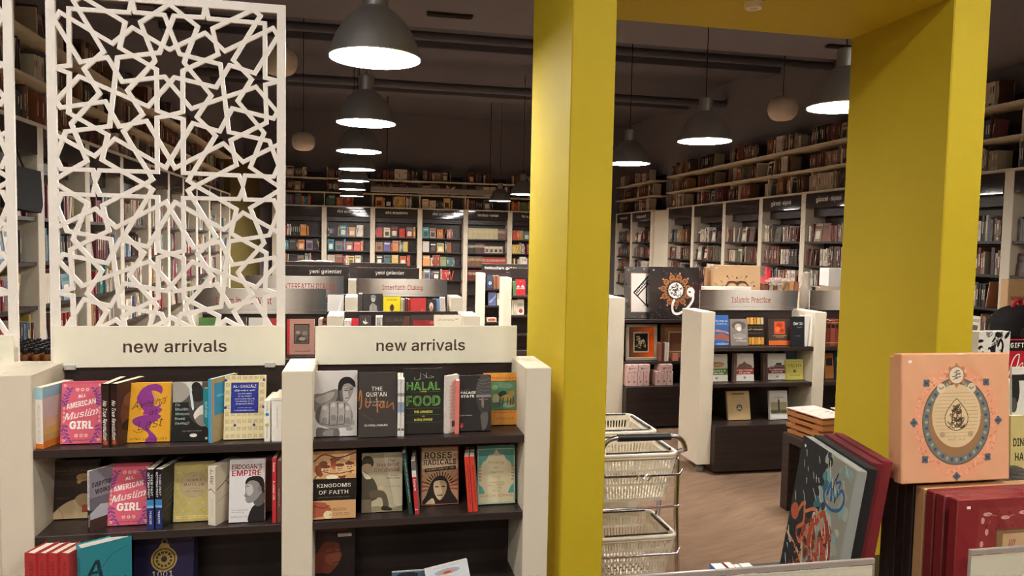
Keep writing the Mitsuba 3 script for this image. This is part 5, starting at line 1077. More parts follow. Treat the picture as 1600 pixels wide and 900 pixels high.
for i, (x0, x1, y0, y1, c) in enumerate(((1290, 1322, 419, 428, '#d6d1cb'), (1302, 1335, 426, 430, '#e4dfd6'))):
    p, q = at(x0, y1, Y=5.2), at(x1, y0, Y=5.2)
    k = key('box'); tag(k, ('white carton behind the black-sided canvas near the right column', 'flat white packet behind the black-sided canvas near the right column')[i], 'box')
    MB().bevel(p[0], q[0], 5.16 + .02 * i, 5.28 + .02 * i, ZT if i else ZT + .2, q[2], .002, c).build(k, 'vc_paper')

# ---------------------------------------------------------------- gondola of framed calligraphy
def kufi(a):
    a.rect(0, 0, 1, 1, '#4a4644'); r = random.Random(2)
    for i in range(60): a.ell(r.random(), r.random(), r.uniform(.01, .05), r.uniform(.004, .03), r.choice(['#6d6966', '#2f2c2b', '#857f7a']), r.uniform(0, 180))
    a.rect(.13, .11, .93, .89, '#8d5a34'); a.rect(.15, .125, .91, .875, '#d9d2cb'); K = '#2a211d'
    for q, ww in (([(.22, .5), (.58, .82)], .035), ([(.22, .5), (.6, .2)], .03), ([(.58, .82), (.72, .7)], .04), ([(.27, .47), (.64, .79)], .016), ([(.31, .44), (.68, .76)], .03), ([(.6, .2), (.72, .3)], .04), ([(.54, .68), (.54, .28)], .035), ([(.63, .66), (.63, .28)], .035), ([(.54, .28), (.6, .22)], .03), ([(.47, .25), (.72, .25)], .015)): a.line(q, ww, K)
    for i in range(6):
        x, y = .27 + i * .062, .52 + i * .055; a.line([(x, y), (x + .035, y - .03)], .02, K); a.line([(x + .03, y + .03), (x + .05, y + .01)], .016, K)
    a.poly([(.52, .7), (.6, .76), (.67, .7), (.6, .64)], K); a.poly([(.56, .7), (.6, .73), (.63, .7), (.6, .67)], '#d9d2cb')
def floral(a):
    a.rect(0, 0, 1, 1, '#1f1b1c'); r = random.Random(5); cx, cy, q = .52, .55, a.w / a.h
    for i in range(70): a.ell(r.random(), r.uniform(0, .2) if i % 2 else r.random(), r.uniform(.004, .02), r.uniform(.004, .02), r.choice(['#4a4745', '#383432', '#5c5856']))
    for i in range(11):
        an = math.radians(i * 32.7 + 10); c_, s_ = math.cos(an), math.sin(an)
        a.ell(cx + .25 * c_, cy + .25 * s_ * q, .055, .055 * q, '#a5673c', math.degrees(an)); a.ell(cx + .25 * c_, cy + .25 * s_ * q, .03, .03 * q, '#4a2c22'); a.circ(cx + .33 * c_, cy + .33 * s_ * q, .016, '#c99a84'); a.line([(cx + .16 * c_, cy + .16 * s_ * q), (cx + .3 * c_, cy + .3 * s_ * q)], .02, '#8d5434'); a.ell(cx + .2 * math.cos(an + .28), cy + .2 * math.sin(an + .28) * q, .03, .03 * q, '#7d5a34')
    a.circ(cx, cy, .165, '#1f1b1c', 16); a.circ(cx, cy, .15, '#e0dcd8', 16)
    for i in range(60):
        an, rr = r.uniform(0, 6.28), r.uniform(0, .13); x, y = cx + rr * math.cos(an), cy + rr * math.sin(an) * q
        a.line([(x, y), (x + r.uniform(-.03, .03), y + r.uniform(-.03, .03)), (x + r.uniform(-.03, .03), y + r.uniform(-.02, .02))], .009, '#2a2626')
    W = '#ece7e2'
    a.ell(.82, .52, .08, .09, W); a.ell(.8, .52, .03, .014, '#1f1b1c'); a.line([(.87, .47), (.86, .36), (.76, .22), (.6, .11), (.49, .11), (.45, .2), (.46, .3), (.49, .36)], .045, W, True)
YA = 5.74
canvas('marbled black canvas with white field and square kufic script seen through the portal', 978.5, 1040, 418, YA + .06, .9, '#3d3a39', kufi, lean=4)
canvas('black canvas with gold flowers and a white curved letter seen through the portal', 1017, 1095, 418, YA, .9, '#221e1f', floral, lean=4)
def framed(label, x0, x1, yt, Y, zb, outer_c, art, lean=4):
    X0, X1 = at(x0, yt + 30, Y=Y)[0], at(x1, yt + 30, Y=Y)[0]; L = math.radians(lean); h = (at((x0 + x1) / 2, yt, Y=Y)[2] - zb) / math.cos(L); w = X1 - X0
    M_ = Tr(X0, Y, zb + .03 * math.sin(L) + .0005) @ Rx(-L); k = key('framed_picture'); tag(k, label, 'framed picture')
    f = .028
    MB().box(f, w - f, .012, .028, f, h - f, '#3a3028').build(key('picture', k), 'vc_paper', M_)
    fr = MB()
    for (a, b, c_, d) in ((0, w, 0, f), (0, w, h - f, h), (0, f, f, h - f), (w - f, w, f, h - f)): fr.bevel(a, b, 0, .03, c_, d, .004, outer_c)
    fr.build(key('frame', k), 'vc_gloss', M_)
    a = Art(w - 2 * f, h - 2 * f); art(a)
    a.parts(k, M_, lambda q, l: np.stack([q[:, 0] + f, np.full(len(q), .0115) - l, q[:, 1] + f], 1), 'vc_gloss', names=('print', 'lettering'))
def orange(a):
    n = 10
    for i in range(n): a.rect(i / n, 0, (i + 1) / n, 1, '#%02x%02x%02x' % (80 + 15 * i, 56 + 3 * i, 40 - i))
    a.rect(.18, .16, .8, .84, '#9a8a74'); a.rect(.23, .21, .75, .79, '#1f1a17'); r = random.Random(8)
    for i in range(22): x, y = r.uniform(.32, .64), r.uniform(.32, .68); a.line([(x, y), (x + r.uniform(-.1, .1), y + r.uniform(-.08, .08)), (x + r.uniform(-.08, .08), y + r.uniform(-.08, .08))], .012, '#cbb98c', True)
framed('orange framed picture with a small dark calligraphy square, under the marbled canvas', 979, 1028, 507, YA, .55, '#9a8b78', orange)
framed('brown framed picture half hidden by the Islamic Practice upright', 1034, 1090, 507, YA + .02, .55, '#6d523e', lambda a: (a.rect(0, 0, 1, 1, '#8d6648'), a.rect(.15, .15, .85, .85, '#c2a184'), a.rect(.19, .19, .81, .81, '#7d5540')))
for i, (x0, x1, c) in enumerate(((1028.5, 1034, '#8d5a48'), (1035, 1037.5, '#6d4034'), (1038, 1041, '#d5cdc4'), (1041.5, 1044.5, '#dcd4ca'))):
    spined(('brown', 'thin dark brown', 'left white', 'right white')[i] + ' volume before the two framed pictures seen through the portal', x0, x1, 536, 564, .55, None, Y=5.71, yaw=88, w=.14, cover=c, hard=True)
facing('small pink box-like book beside the upright in front of the brown framed picture', 1051, 1060, 553, 565, .55, None, Y=5.71, lean=2, cover='#c97a64')
def pink_box(label, x0, x1, y0, y1, z0, dz, top):
    X0, X1 = at(x0, y1, Y=5.66)[0], at(x1, y1, Y=5.66)[0]; k = key('gift_box'); tag(k, label, 'box')
    MB().bevel(X0 + .001, X1 - .001, 5.66, 5.8, z0, z0 + dz, .002, '#dcb9b2').build(key('carton', k), 'vc_paper')
    w = X1 - X0; a = Art(w, dz)
    if top: a.ell(.3, .45, .08, .16, '#8d6a66'); a.text('perfume', .62, .4, .2, '#8d6a66', width=.4)
    else: a.ell(.5, .3, .16, .08, '#8d6a66'); a.text('perfume', .42, .62, .09, '#8d6a66', width=.62, rot=90)
    a.rect(.44, .93, .56, 1, '#4a302c')
    a.parts(k, None, lambda q, l: np.stack([q[:, 0] + X0, np.full(len(q), 5.6595) - l, q[:, 1] + z0], 1), names=('emblem', 'lettering'))
z0 = .3555
hs = at(1000, 581, Y=5.66)[2] - z0; ht = at(1000, 570, Y=5.66)[2] - z0 - hs
for i, x in enumerate((977.8, 986.6, 996, 1005.5)): pink_box(f'upright pink box, {ORD[i]} from left in the left row under the orange picture', x, x + 9, 581, 601, z0, hs - .002, False)
for i, x in enumerate((978.5, 997.5)): pink_box(f'pink box lying on the left row of upright boxes, {("left", "right")[i]} one', x, x + 18.5, 569, 580, z0 + hs, ht, True)
for i, x in enumerate((1024, 1033, 1042.5)): pink_box(f'upright pink box, {ORD[i]} from left in the right row beside the upright', x, x + 9, 581, 601, z0, hs - .002, False)
pink_box('pink box lying alone on the right row of upright boxes', 1031.5, 1051, 569, 580, z0 + hs, ht, True)
# ---------------------------------------------------------------- shopping baskets on their chrome trolley
def basket(label, x0, x1, y0, y1, zt, h, inset=.035):
    """Tapered plastic basket with slotted walls; rim x0..x1, y0..y1 at height zt."""
    k = key('shopping_basket'); tag(k, label, 'basket')
    cx, cy, zb = (x0 + x1) / 2, (y0 + y1) / 2, zt - h
    def wall(w, nslots):
        g = sbox(0, 0, w, h); cuts = []
        for r0, r1 in ((.07, .34), (.40, .64), (.70, .88)):
            pitch = (w - .03) / nslots
            for i in range(nslots): cuts.append(sbox(.015 + i * pitch + pitch * .22, r0 * h, .015 + i * pitch + pitch * .78, r1 * h))
        return g.difference(union_all(cuts))
    for side in range(4):
        w = (x1 - x0) if side in (0, 2) else (y1 - y0)
        g = wall(w, int(w / .017))
        m = trimesh.util.concatenate([trimesh.creation.extrude_polygon(q, .0025, engine='earcut') for q in getattr(g, 'geoms', [g])])
        v = np.asarray(m.vertices).copy(); f = v[:, 1] / h; tt = inset * (1 - f)
        a = tt + v[:, 0] * (w - 2 * tt) / w
        if side == 0: P = np.stack([x0 + a, y0 + tt + v[:, 2], zb + v[:, 1]], 1)
        elif side == 2: P = np.stack([x1 - a, y1 - tt - v[:, 2], zb + v[:, 1]], 1)
        elif side == 1: P = np.stack([x1 - tt - v[:, 2], y0 + a, zb + v[:, 1]], 1)
        else: P = np.stack([x0 + tt + v[:, 2], y1 - a, zb + v[:, 1]], 1)
        MB().tm(trimesh.Trimesh(P, m.faces, process=False)).build(key('basket_wall', k), 'white_plastic')
    gx, gy = x1 - x0 - 2 * inset, y1 - y0 - 2 * inset
    g = sbox(0, 0, gx, gy).difference(union_all([sbox(.015 + i * .03, .015 + j * .03, .033 + i * .03, .033 + j * .03) for i in range(int((gx - .02) / .03)) for j in range(int((gy - .02) / .03))]))
    MB().prism(g, .003, Tr(x0 + inset, y0 + inset, zb)).build(key('basket_floor', k), 'white_plastic')
    r = .035
    def loop(d, z, n=6):
        P = []
        for cx_, cy_, a0 in ((x1 + d - r, y1 + d - r, 0), (x0 - d + r, y1 + d - r, 90), (x0 - d + r, y0 - d + r, 180), (x1 + d - r, y0 - d + r, 270)):
            for a in np.linspace(a0, a0 + 90, n): P.append((cx_ + r * math.cos(math.radians(a)), cy_ + r * math.sin(math.radians(a)), z))
        return P
    mb = MB().tube(loop(.006, zt), .009, 10, closed=True); mb.tube(loop(.004, zt - .012), .007, 8, closed=True); mb.build(key('rim', k), 'white_plastic', smooth=50)
    for s in (0, 1):                                      # the two folded black carrying handles
        xa = x1 - .012 if s else x0 + .012
        MB().tube([(xa, y0 + .05, zt + .008), (xa, y1 - .06, zt + .008)], .007, 8).build(key('handle', k), 'black_plastic', smooth=40)
        yy = y0 + .012 if s == 0 else y1 - .012
        MB().tube([(x0 + .03, yy, zt + .008), (x1 - .03, yy, zt + .008)], .004, 8).build(key('handle_bar', k), 'black_plastic', smooth=40)
    return k
BX0, BX1, BY = .995, 1.345, 2.95
def trolley(label, dy, dz=0.):
    k = key('basket_trolley'); tag(k, label, 'trolley'); y = BY + dy
    xl, xr = BX0 - .008, BX1 + .018
    arc = [(xl + .06 * (1 - math.cos(a)), .06 * math.sin(a)) for a in np.linspace(0, math.pi / 2, 7)]
    P = [(xl + .01, y + .27, .03), (xl + .004, y + .2, .34), (xl, y + .02, .60)] + [(x, y - .04, .625 + z + dz) for x, z in arc] + [(xr + xl - x, y - .04, .625 + z + dz) for x, z in arc[::-1]] + [(xr, y + .02, .60), (xr - .004, y + .2, .34), (xr - .01, y + .27, .03)]
    MB().tube(P, .011, 12).build(key('frame_tube', k), 'chrome', smooth=40)
    MB().tube([(xl + .07, y - .04, .685 + dz), (xr - .07, y - .04, .685 + dz)], .0165, 14).build(key('grip', k), 'black_plastic', smooth=40)
    for xx in (xl, xr): MB().tube([(xx, y - .005, .03), (xx, y + .03, .34), (xx, y + .03, .56)], .011, 12).build(key('leg', k), 'chrome', smooth=40)
    for z in (.515, .165):
        MB().tube([(xl, y - .02, z + .02), (xl + .02, y - .035, z), (xr - .02, y - .035, z), (xr, y - .02, z + .02)], .006, 8).build(key('rail', k), 'chrome', smooth=40)
    for z in (.362,): MB().tube([(xl, y + .0, z), (xr, y + .0, z)], .006, 8).build(key('rail', k), 'chrome', smooth=40)
    for xx in (xl, xr):
        for yy in (y - .005, y + .27): MB().lathe([(0, 0), (.012, 0), (.02, .01), (.02, .03), (.012, .045), (0, .045)], 12, '#2a2828', xx, yy, 0).build(key('castor', k), 'vc_gloss', smooth=40)
    if dy == 0:
        cx = (xl + xr) / 2
        MB().tube([(cx - .03, y - .04, .50), (cx - .02, y - .045, .52), (cx, y - .045, .505), (cx + .02, y - .045, .525), (cx + .035, y - .045, .51), (cx + .02, y - .04, .495)], .004, 6).build(key('clasp', k), 'chrome', smooth=40)
trolley('chrome shopping trolley with black grip beside the yellow column', 0)
basket('upper white slotted basket of the trolley beside the yellow column', BX0, BX1, BY, BY + .29, .595, .215)
basket('lower white slotted basket of the trolley beside the yellow column', BX0, BX1, BY - .01, BY + .29, .235, .185, .03)
basket('white basket farther back, its rim showing behind the black trolley grip', 1.03, 1.385, BY + .34, BY + .69, .605, .2)
k = key('basket_stack'); tag(k, 'pile of further white baskets carrying the rear one, hidden by the front trolley', 'basket')
MB().box(1.09, 1.325, BY + .4, BY + .63, .0, .404).build(k, 'white_plastic')

# ---------------------------------------------------------------- low table with wooden boards behind the right column
k = key('display_table'); tag(k, 'low dark table with stacked boards, half behind the right yellow column', 'table')
TX0, TX1, TY0, TY1, TZ = 2.385, 3.2, 3.12, 3.80, .445
MB().bevel(TX0, TX1, TY0, TY1, TZ - .05, TZ, .003).build(key('table_top', k), 'dark_wood')
for x in (TX0 + .035, TX1 - .035):
    for y in (TY0 + .035, TY1 - .035): MB().bevel(x - .035, x + .035, y - .035, y + .035, 0, TZ - .05, .003).build(key('leg', k), 'dark_wood')
r = random.Random(6)
for col, (cx, cy) in enumerate(((2.515, 3.655), (2.745, 3.60))):
    for lv in range(4):
        n = ('lowest', 'second', 'third', 'top')[lv]
        kk = key('wooden_board'); tag(kk, f'{n} tan board of the {("left", "right")[col]} stack on the low dark table', 'board')
        z = TZ + lv * .0352 + (.0 if col == 0 else .0); a = r.uniform(-.06, .06) + (.12 if col == 0 else -.05)
        M_ = Tr(cx + r.uniform(-.006, .006), cy + r.uniform(-.006, .006), z) @ Rz(a)
        MB().bevel(-.10, .10, -.14, .14, 0, .022, .002, '#b57a48').build(key('board', kk), 'vc_paper', M_)
        for y in (-.12, .07): MB().box(-.09, .09, y, y + .05, .022, .035, '#a5683a').build(key('batten', kk), 'vc_paper', M_)
        if lv == 3:
            MB().box(-.102, .102, -.142, .142, .0351, .04, '#dfc0b4').build(key('printed_sheet', kk), 'vc_paper', M_)
            mb = MB()
            for i in range(9): x, y = r.uniform(-.08, .06), r.uniform(-.12, .1); mb.quad((x, y, .0403), (x + .03, y + .004, .0403), (x + .034, y + .01, .0403), (x, y + .008, .0403), '#a3776c')
            mb.build(key('print', kk), 'vc_paper', M_)

# ---------------------------------------------------------------- canvases standing in front of the right column
k = key('display_plinth'); tag(k, 'low dark plinth carrying the canvases in front of the right yellow column', 'plinth')
MB().bevel(1.33, 2.35, 1.74, 2.36, 0, .36, .003).build(k, 'dark_wood')
ZP = .36
def abstract(a):
    r = random.Random(9)
    a.poly([(0, 0), (0, 1), (.5, 1), (.6, .8), (.52, .55), (.3, .4), (.34, .2), (.5, 0)], '#22252b')
    for i in range(26): a.ell(r.uniform(.45, 1), r.uniform(.4, 1), r.uniform(.02, .08), r.uniform(.02, .06), r.choice(['#7fa6a4', '#a5aca6', '#b4b2aa', '#8fa3a0', '#9aa09a']), r.uniform(0, 180))
    for i in range(14): a.ell(r.uniform(.44, .62), r.uniform(.6, 1), r.uniform(.03, .06), r.uniform(.02, .05), r.choice(['#3a6a7d', '#2b3f52', '#4f8f94', '#22252b']), r.uniform(0, 180))
    for i in range(30): a.ell(r.uniform(.3, .8), r.uniform(0, .5), r.uniform(.02, .1), r.uniform(.02, .07), r.choice(['#7a3226', '#93402e', '#5d2a22', '#a3523a']), r.uniform(0, 180))
    for q, w, c in (([(.12, .42), (.24, .56), (.3, .44), (.2, .36), (.3, .3), (.46, .5), (.5, .34)], .035, '#c06a4a'), ([(.5, .56), (.44, .36), (.6, .3), (.7, .5), (.62, .6), (.52, .5)], .05, '#a84a34'), ([(.02, .28), (.3, .22), (.52, .12)], .03, '#c99472'), ([(.7, .56), (.82, .4), (.76, .2), (.6, .12)], .05, '#8c3a2a'), ([(.3, .52), (.5, .58), (.72, .44)], .03, '#c9785a'), ([(.42, .2), (.5, .02)], .06, '#8a8478'), ([(.34, .3), (.42, .12), (.4, .02)], .03, '#b9b4a8')): a.line(q, w, c, True)
    for i in range(70): x, y = r.uniform(.2, .85), r.uniform(0, .55); a.line([(x, y), (x + r.uniform(-.07, .07), y + r.uniform(-.05, .05))], r.uniform(.006, .02), r.choice(['#6d2a20', '#4a1f1a', '#b5644a', '#8a3a2a', '#3a2422']))
    a.ell(.1, .46, .08, .06, '#b5583c')
    for q, w in (([(.74, .9), (.73, .84), (.8, .86), (.76, .72)], .022), ([(.6, .8), (.56, .74), (.6, .68), (.72, .66), (.86, .7), (.9, .78), (.84, .82), (.78, .76)], .026), ([(.62, .74), (.66, .82), (.7, .72)], .035)): a.line(q, w, '#2d5f94', True)
    a.line([(.76, .72), (.7, .82), (.74, .9)], .01, '#1e2730', True)
# the abstract canvas and those behind it face the portal: their width runs away from the camera
pn, pf = np.array([1.445, 1.905]), np.array([1.527, 2.3])
d = pf - pn; Lc = np.linalg.norm(d); yawc = math.atan2(-d[1], -d[0])          # local x from far (left in view) to near
def side_canvas(label, off, zt, col, art=None, w=Lc, sh=0.):
    n = np.array([-d[1], d[0]]) / Lc                                         # towards the portal
    base = pf - n * off * 1.0 - d / Lc * sh
    lean = math.radians(8); h = (zt - ZP) / math.cos(lean)
    top_shift = h * math.sin(lean)
    base = base + n * top_shift
    M_ = Tr(base[0], base[1], ZP + .03 * math.sin(lean)) @ Rz(yawc) @ Rx(-lean)
    k_ = slab(label, w, h, .034, M_, col, art, 'vc_matte')
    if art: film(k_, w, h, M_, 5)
    return k_
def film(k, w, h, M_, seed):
    """Highlights on the creased plastic film, put in as thin raised whitish strips."""
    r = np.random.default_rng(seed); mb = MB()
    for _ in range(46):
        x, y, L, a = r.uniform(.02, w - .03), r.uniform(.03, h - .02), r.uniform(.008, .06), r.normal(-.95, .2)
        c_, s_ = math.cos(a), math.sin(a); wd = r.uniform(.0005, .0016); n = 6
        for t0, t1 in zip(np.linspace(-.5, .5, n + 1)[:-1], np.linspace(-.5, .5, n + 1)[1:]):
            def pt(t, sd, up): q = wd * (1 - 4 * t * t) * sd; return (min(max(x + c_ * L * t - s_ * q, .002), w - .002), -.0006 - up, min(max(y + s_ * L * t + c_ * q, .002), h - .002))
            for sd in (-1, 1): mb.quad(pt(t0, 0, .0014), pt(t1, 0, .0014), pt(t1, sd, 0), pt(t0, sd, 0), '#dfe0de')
    kk = mb.build(key('film_highlights', k), 'vc_mirror', M_); labels[kk] = {'label': 'whitish strips painted as highlights on clear plastic film', 'kind': 'stuff'}
side_canvas('abstract black, red and pale blue canvas in plastic film beside the portal', 0, .838, '#8f9089', abstract)
side_canvas('black-edged canvas directly behind the abstract one', .036, .842, '#1e1b1b', w=Lc - .01)
side_canvas('first dark red canvas behind the abstract one', .071, .848, '#6a1f22', w=Lc - .05)
side_canvas('second dark red canvas, farthest behind the abstract one', .106, .852, '#7a2528', w=Lc - .06)
# the stack that faces the hall
def maroon(a):
    P = '#d39a8e'
    a.rect(.14, 0, 1, .93, '#8e3434')
    r = random.Random(3)
    for i in range(90): a.ell(r.uniform(.16, 1), r.uniform(0, .92), .012, .008, r.choice(['#a5504a', '#7a2629']), r.uniform(0, 180))
    for i in range(9):
        a.ell(.2 + i * .12, .885 - .03 * (i % 2), .03, .014, P); a.ell(.17 + .03 * (i % 2), .84 - i * .085, .012, .024, P)
        a.line([(.2 + i * .12, .885 - .03 * (i % 2)), (.26 + i * .12, .87)], .006, '#b5655c')
    a.rect(.26, .3, 1, .77, '#6d4a36'); a.rect(.27, .31, 1, .76, '#8d6a48'); a.rect(.31, .42, 1, .735, '#cda77e')
    for i in range(14): a.ell(.34 + i * .05, .375, .018, .012, '#4a3a34')
    K = '#3a2a22'
    a.text('ﻢﻴﺣﺮﻟﺍ ﻦﻤﺣﺮﻟﺍ', .66, .56, .13, K, width=.46, kind='arabic')
    a.line([(.38, .5), (.46, .54), (.54, .6), (.66, .58), (.8, .62)], .012, K, True); a.line([(.44, .52), (.52, .47), (.64, .5), (.72, .48)], .012, K, True)
    for x in (.7, .78, .86): a.line([(x, .55), (x + .01, .72)], .01, K)
    for i in range(4): a.line([(.35 + .012 * i, .62), (.36 + .012 * i, .69)], .005, '#a3504a')
Xs = 1.70
seq = [(2.075, '#2d2522', 'dark brown canvas farthest back in the stack under the peach canvases', .764, None), (2.04, '#332a27', 'second dark brown canvas from the back under the peach canvases', .764, None),
       (2.003, '#282220', 'third dark brown canvas from the back under the peach canvases', .764, None), (1.97, '#2f2724', 'fourth dark brown canvas from the back, before the tan one', .764, None),
       (1.925, '#b98d60', 'tan canvas between the dark and the maroon canvases', .765, None), (1.885, '#7a2a2c', 'maroon canvas directly before the tan one', .768, None),
       (1.845, '#7d2b2d', 'second maroon canvas, right behind the ornamented one', .771, None), (1.795, '#86292c', 'front maroon canvas with pink flowers and a calligraphy panel', .776, maroon)]
for i, (y, c, l, zt, art) in enumerate(seq):
    q_ = slab(l, .52 + .0 * i, zt - ZP, .034 if i != 4 else .038, Tr(Xs, y, ZP), c, art)
def peach(a):
    cx, cy, q = .5, .47, a.w / a.h
    BL, BR = '#5c616c', '#9a7350'
    a.ring(cx, cy, .385, .40, '#d98d6a', 1.06); a.put(affinity.scale(Point(cx * a.w, cy * a.h).buffer(.40 * a.w, 24), 1, 1.12), '#e09c78')
    r = random.Random(1)
    for i in range(160):
        an, rr = r.uniform(0, 6.28), r.uniform(.33, .39); a.ell(cx + rr * math.cos(an), cy + rr * math.sin(an) * q * 1.1, .012, .008, r.choice(['#d28a68', '#e8ab8a']), r.uniform(0, 180))
    a.put(affinity.scale(Point(cx * a.w, cy * a.h).buffer(.315 * a.w, 24), 1, 1.1), '#6b5a4a'); a.put(affinity.scale(Point(cx * a.w, cy * a.h).buffer(.305 * a.w, 24), 1, 1.1), '#6f7672')
    for i in range(40):
        an = i * .157; a.ell(cx + .277 * math.cos(an), cy + .277 * math.sin(an) * q * 1.1, .016, .012, ('#a39a80', '#4d5560')[i % 2], math.degrees(an))
    a.put(affinity.scale(Point(cx * a.w, cy * a.h).buffer(.252 * a.w, 24), 1, 1.1), BR)
    a.put(affinity.scale(Point(cx * a.w, (cy + .045) * a.h).buffer(.225 * a.w, 24), 1, 1.12), '#d6bb91')
    for i in range(13):
        y = cy + .22 - i * .028; hw = .2 * math.sqrt(max(0, 1 - ((y - cy - .045) / .25) ** 2)); a.rect(cx - hw, y, cx + hw, y + .004, '#b39a74')
    K = '#4a3a30'
    drop = [(.5, .65), (.55, .6), (.595, .54), (.605, .48), (.58, .43), (.5, .40), (.42, .43), (.395, .48), (.405, .54), (.45, .6), (.5, .65)]
    a.poly(drop, '#d6bb91'); a.line(drop, .006, K, True)
    for i in range(46):
        t = r.uniform(0, 1); y = .42 + t * .17; hw = .085 * (1 - t * .8); x = .5 + r.uniform(-hw, hw); s = .02
        a.line([(x - s, y + r.uniform(-.01, .01)), (x, y - .012), (x + s, y + r.uniform(0, .02))], .007, K, True)
    for x in (.46, .5, .54): a.line([(x, .44), (x + .004, .56)], .008, K)
    a.text('ﻢﻴﺣﺮﻟﺍ ﻦﻤﺣﺮﻟﺍ', .5, .325, .03, K, width=.16, kind='arabic')
    a.ell(.37, .37, .025, .022, '#b39a74'); a.ell(.63, .37, .025, .022, '#b39a74')
    for x in (.36, .64): a.circ(x, .73, .04, '#d6c3a5'); a.line([(x - .02, .735), (x, .725), (x + .02, .74)], .006, K, True)
    for i in range(8):
        an = i * math.pi / 4; a.poly([(.5 + .095 * math.cos(an + o), .83 + .095 * math.sin(an + o) * q * m) for o, m in ((-.2, .85), (0, 1.1), (.2, .85), (math.pi, .3))], '#b9835c')
    a.circ(.5, .83, .075, '#a3734f'); a.circ(.5, .83, .065, '#dccbb0', 12)
    for i in range(7): a.line([(.46 + r.uniform(0, .05), .8 + i * .01), (.5, .805 + i * .01), (.54 - r.uniform(0, .04), .81 + i * .009)], .006, K, True)
    for an in (0, 45, 135, 180, 222, 270, 318):
        x, y = cx + .39 * math.cos(math.radians(an)), cy + .39 * math.sin(math.radians(an)) * q * 1.12
        a.ell(x, y, .036, .02, BL, an + 90); a.ell(x, y, .02, .034, BL, an + 90); a.ell(x, y, .014, .01, '#3f4650', an)
ZC_ = .7665
def peach_canvas(label, x0, x1, yt, Y, zb, art, lean, yaw=0, **k): return canvas(label, x0, x1, yt, Y, zb, '#dca27c', art, t=.036, lean=lean, yaw=yaw, **k)
peach_canvas('peach canvas with a round medallion of calligraphy in front of the right column', 1418, 1588, 556, 1.93, .778, peach, 4)
peach_canvas('second peach canvas peeping out behind the medallion canvas', 1408, 1575, 559, 2.0, .77, None, 3)
# ---------------------------------------------------------------- clear sign holders and books at the lower edge
def holder(label, x0, x1, zt, Y, h=.15):
    k = key('sign_holder'); tag(k, label, 'sign holder')
    MB().bevel(x0 + .004, x1 - .004, Y + .003, Y + .006, zt - h, zt - .017, .0008, '#dcdcc9').build(key('paper', k), 'vc_paper')
    for (a, b, c_, d) in ((x0, x1, zt - .014, zt), (x0, x0 + .004, zt - h, zt - .014), (x1 - .004, x1, zt - h, zt - .014)):
        MB().bevel(a, b, Y + .0, Y + .009, c_, d, .0015, '#968c84').build(key('clear_edge', k), 'vc_gloss')
    MB().box(x0 + .004, x1 - .004, Y - .0005, Y, zt - h, zt - .014).build(key('clear_front', k), 'acrylic')
YH = 1.5
zr = at(1368, 873, Y=YH); zl = at(1517, 861, Y=YH)
holder('clear sign holder with cream paper along the lower edge, left of the dark canvases', zr[0] - .72, zr[0], zr[2], YH)
holder('clear sign holder with blank cream paper in the lower right corner', zl[0], zl[0] + .72, zl[2] + .002, YH)
k = key('display_bookcase'); tag(k, 'low bookcase below the lower picture edge carrying the two clear sign holders', 'bookcase')
for a, b in ((.40, .47), (1.225, 1.43), (2.2, 2.27)): MB().bevel(a, b, 1.3, 1.53, .05, .56, .003).build(key('side_panel', k), 'cream_laminate')
for a, b in ((.47, 1.225), (1.43, 2.2)):
    MB().box(a, b, 1.49, 1.52, .05, .612).build(key('back_panel', k), 'dark_wood'); MB().box(a, b, 1.31, 1.49, .4, .43).build(key('shelf', k), 'dark_wood'); MB().box(a, b, 1.28, 1.49, .05, .2).build(key('base_cabinet', k), 'dark_wood')
MB().box(.47, 1.225, 1.53, 1.72, .46, .49).build(key('rear_shelf', k), 'dark_wood')
for x in (.5, 1.19): MB().box(x - .015, x + .015, 1.53, 1.71, .0, .46).build(key('bracket', k), 'dark_wood')
for i, (xa, xb, yt, c, l) in enumerate(((1121, 1139, 879.5, '#4f6b9a', 'blue-edged'), (1142, 1153, 877.5, '#b5343a', 'red-edged'), (1153, 1165, 881, '#d8d2c4', 'cream'), (1167, 1183, 879, '#cfc8ba', 'white'))):
    Y = 1.6; X0, X1 = at(xa, yt, Y=Y)[0], at(xb, yt, Y=Y)[0]; z = at(xa, yt + 12, Y=Y)[2]
    book(l + ' book standing behind the clear sign holder, only its top showing', .04, z - .49, X1 - X0, Tr(X1, Y, .4905) @ Rz(math.radians(90)), c, pages='#ece6d8')

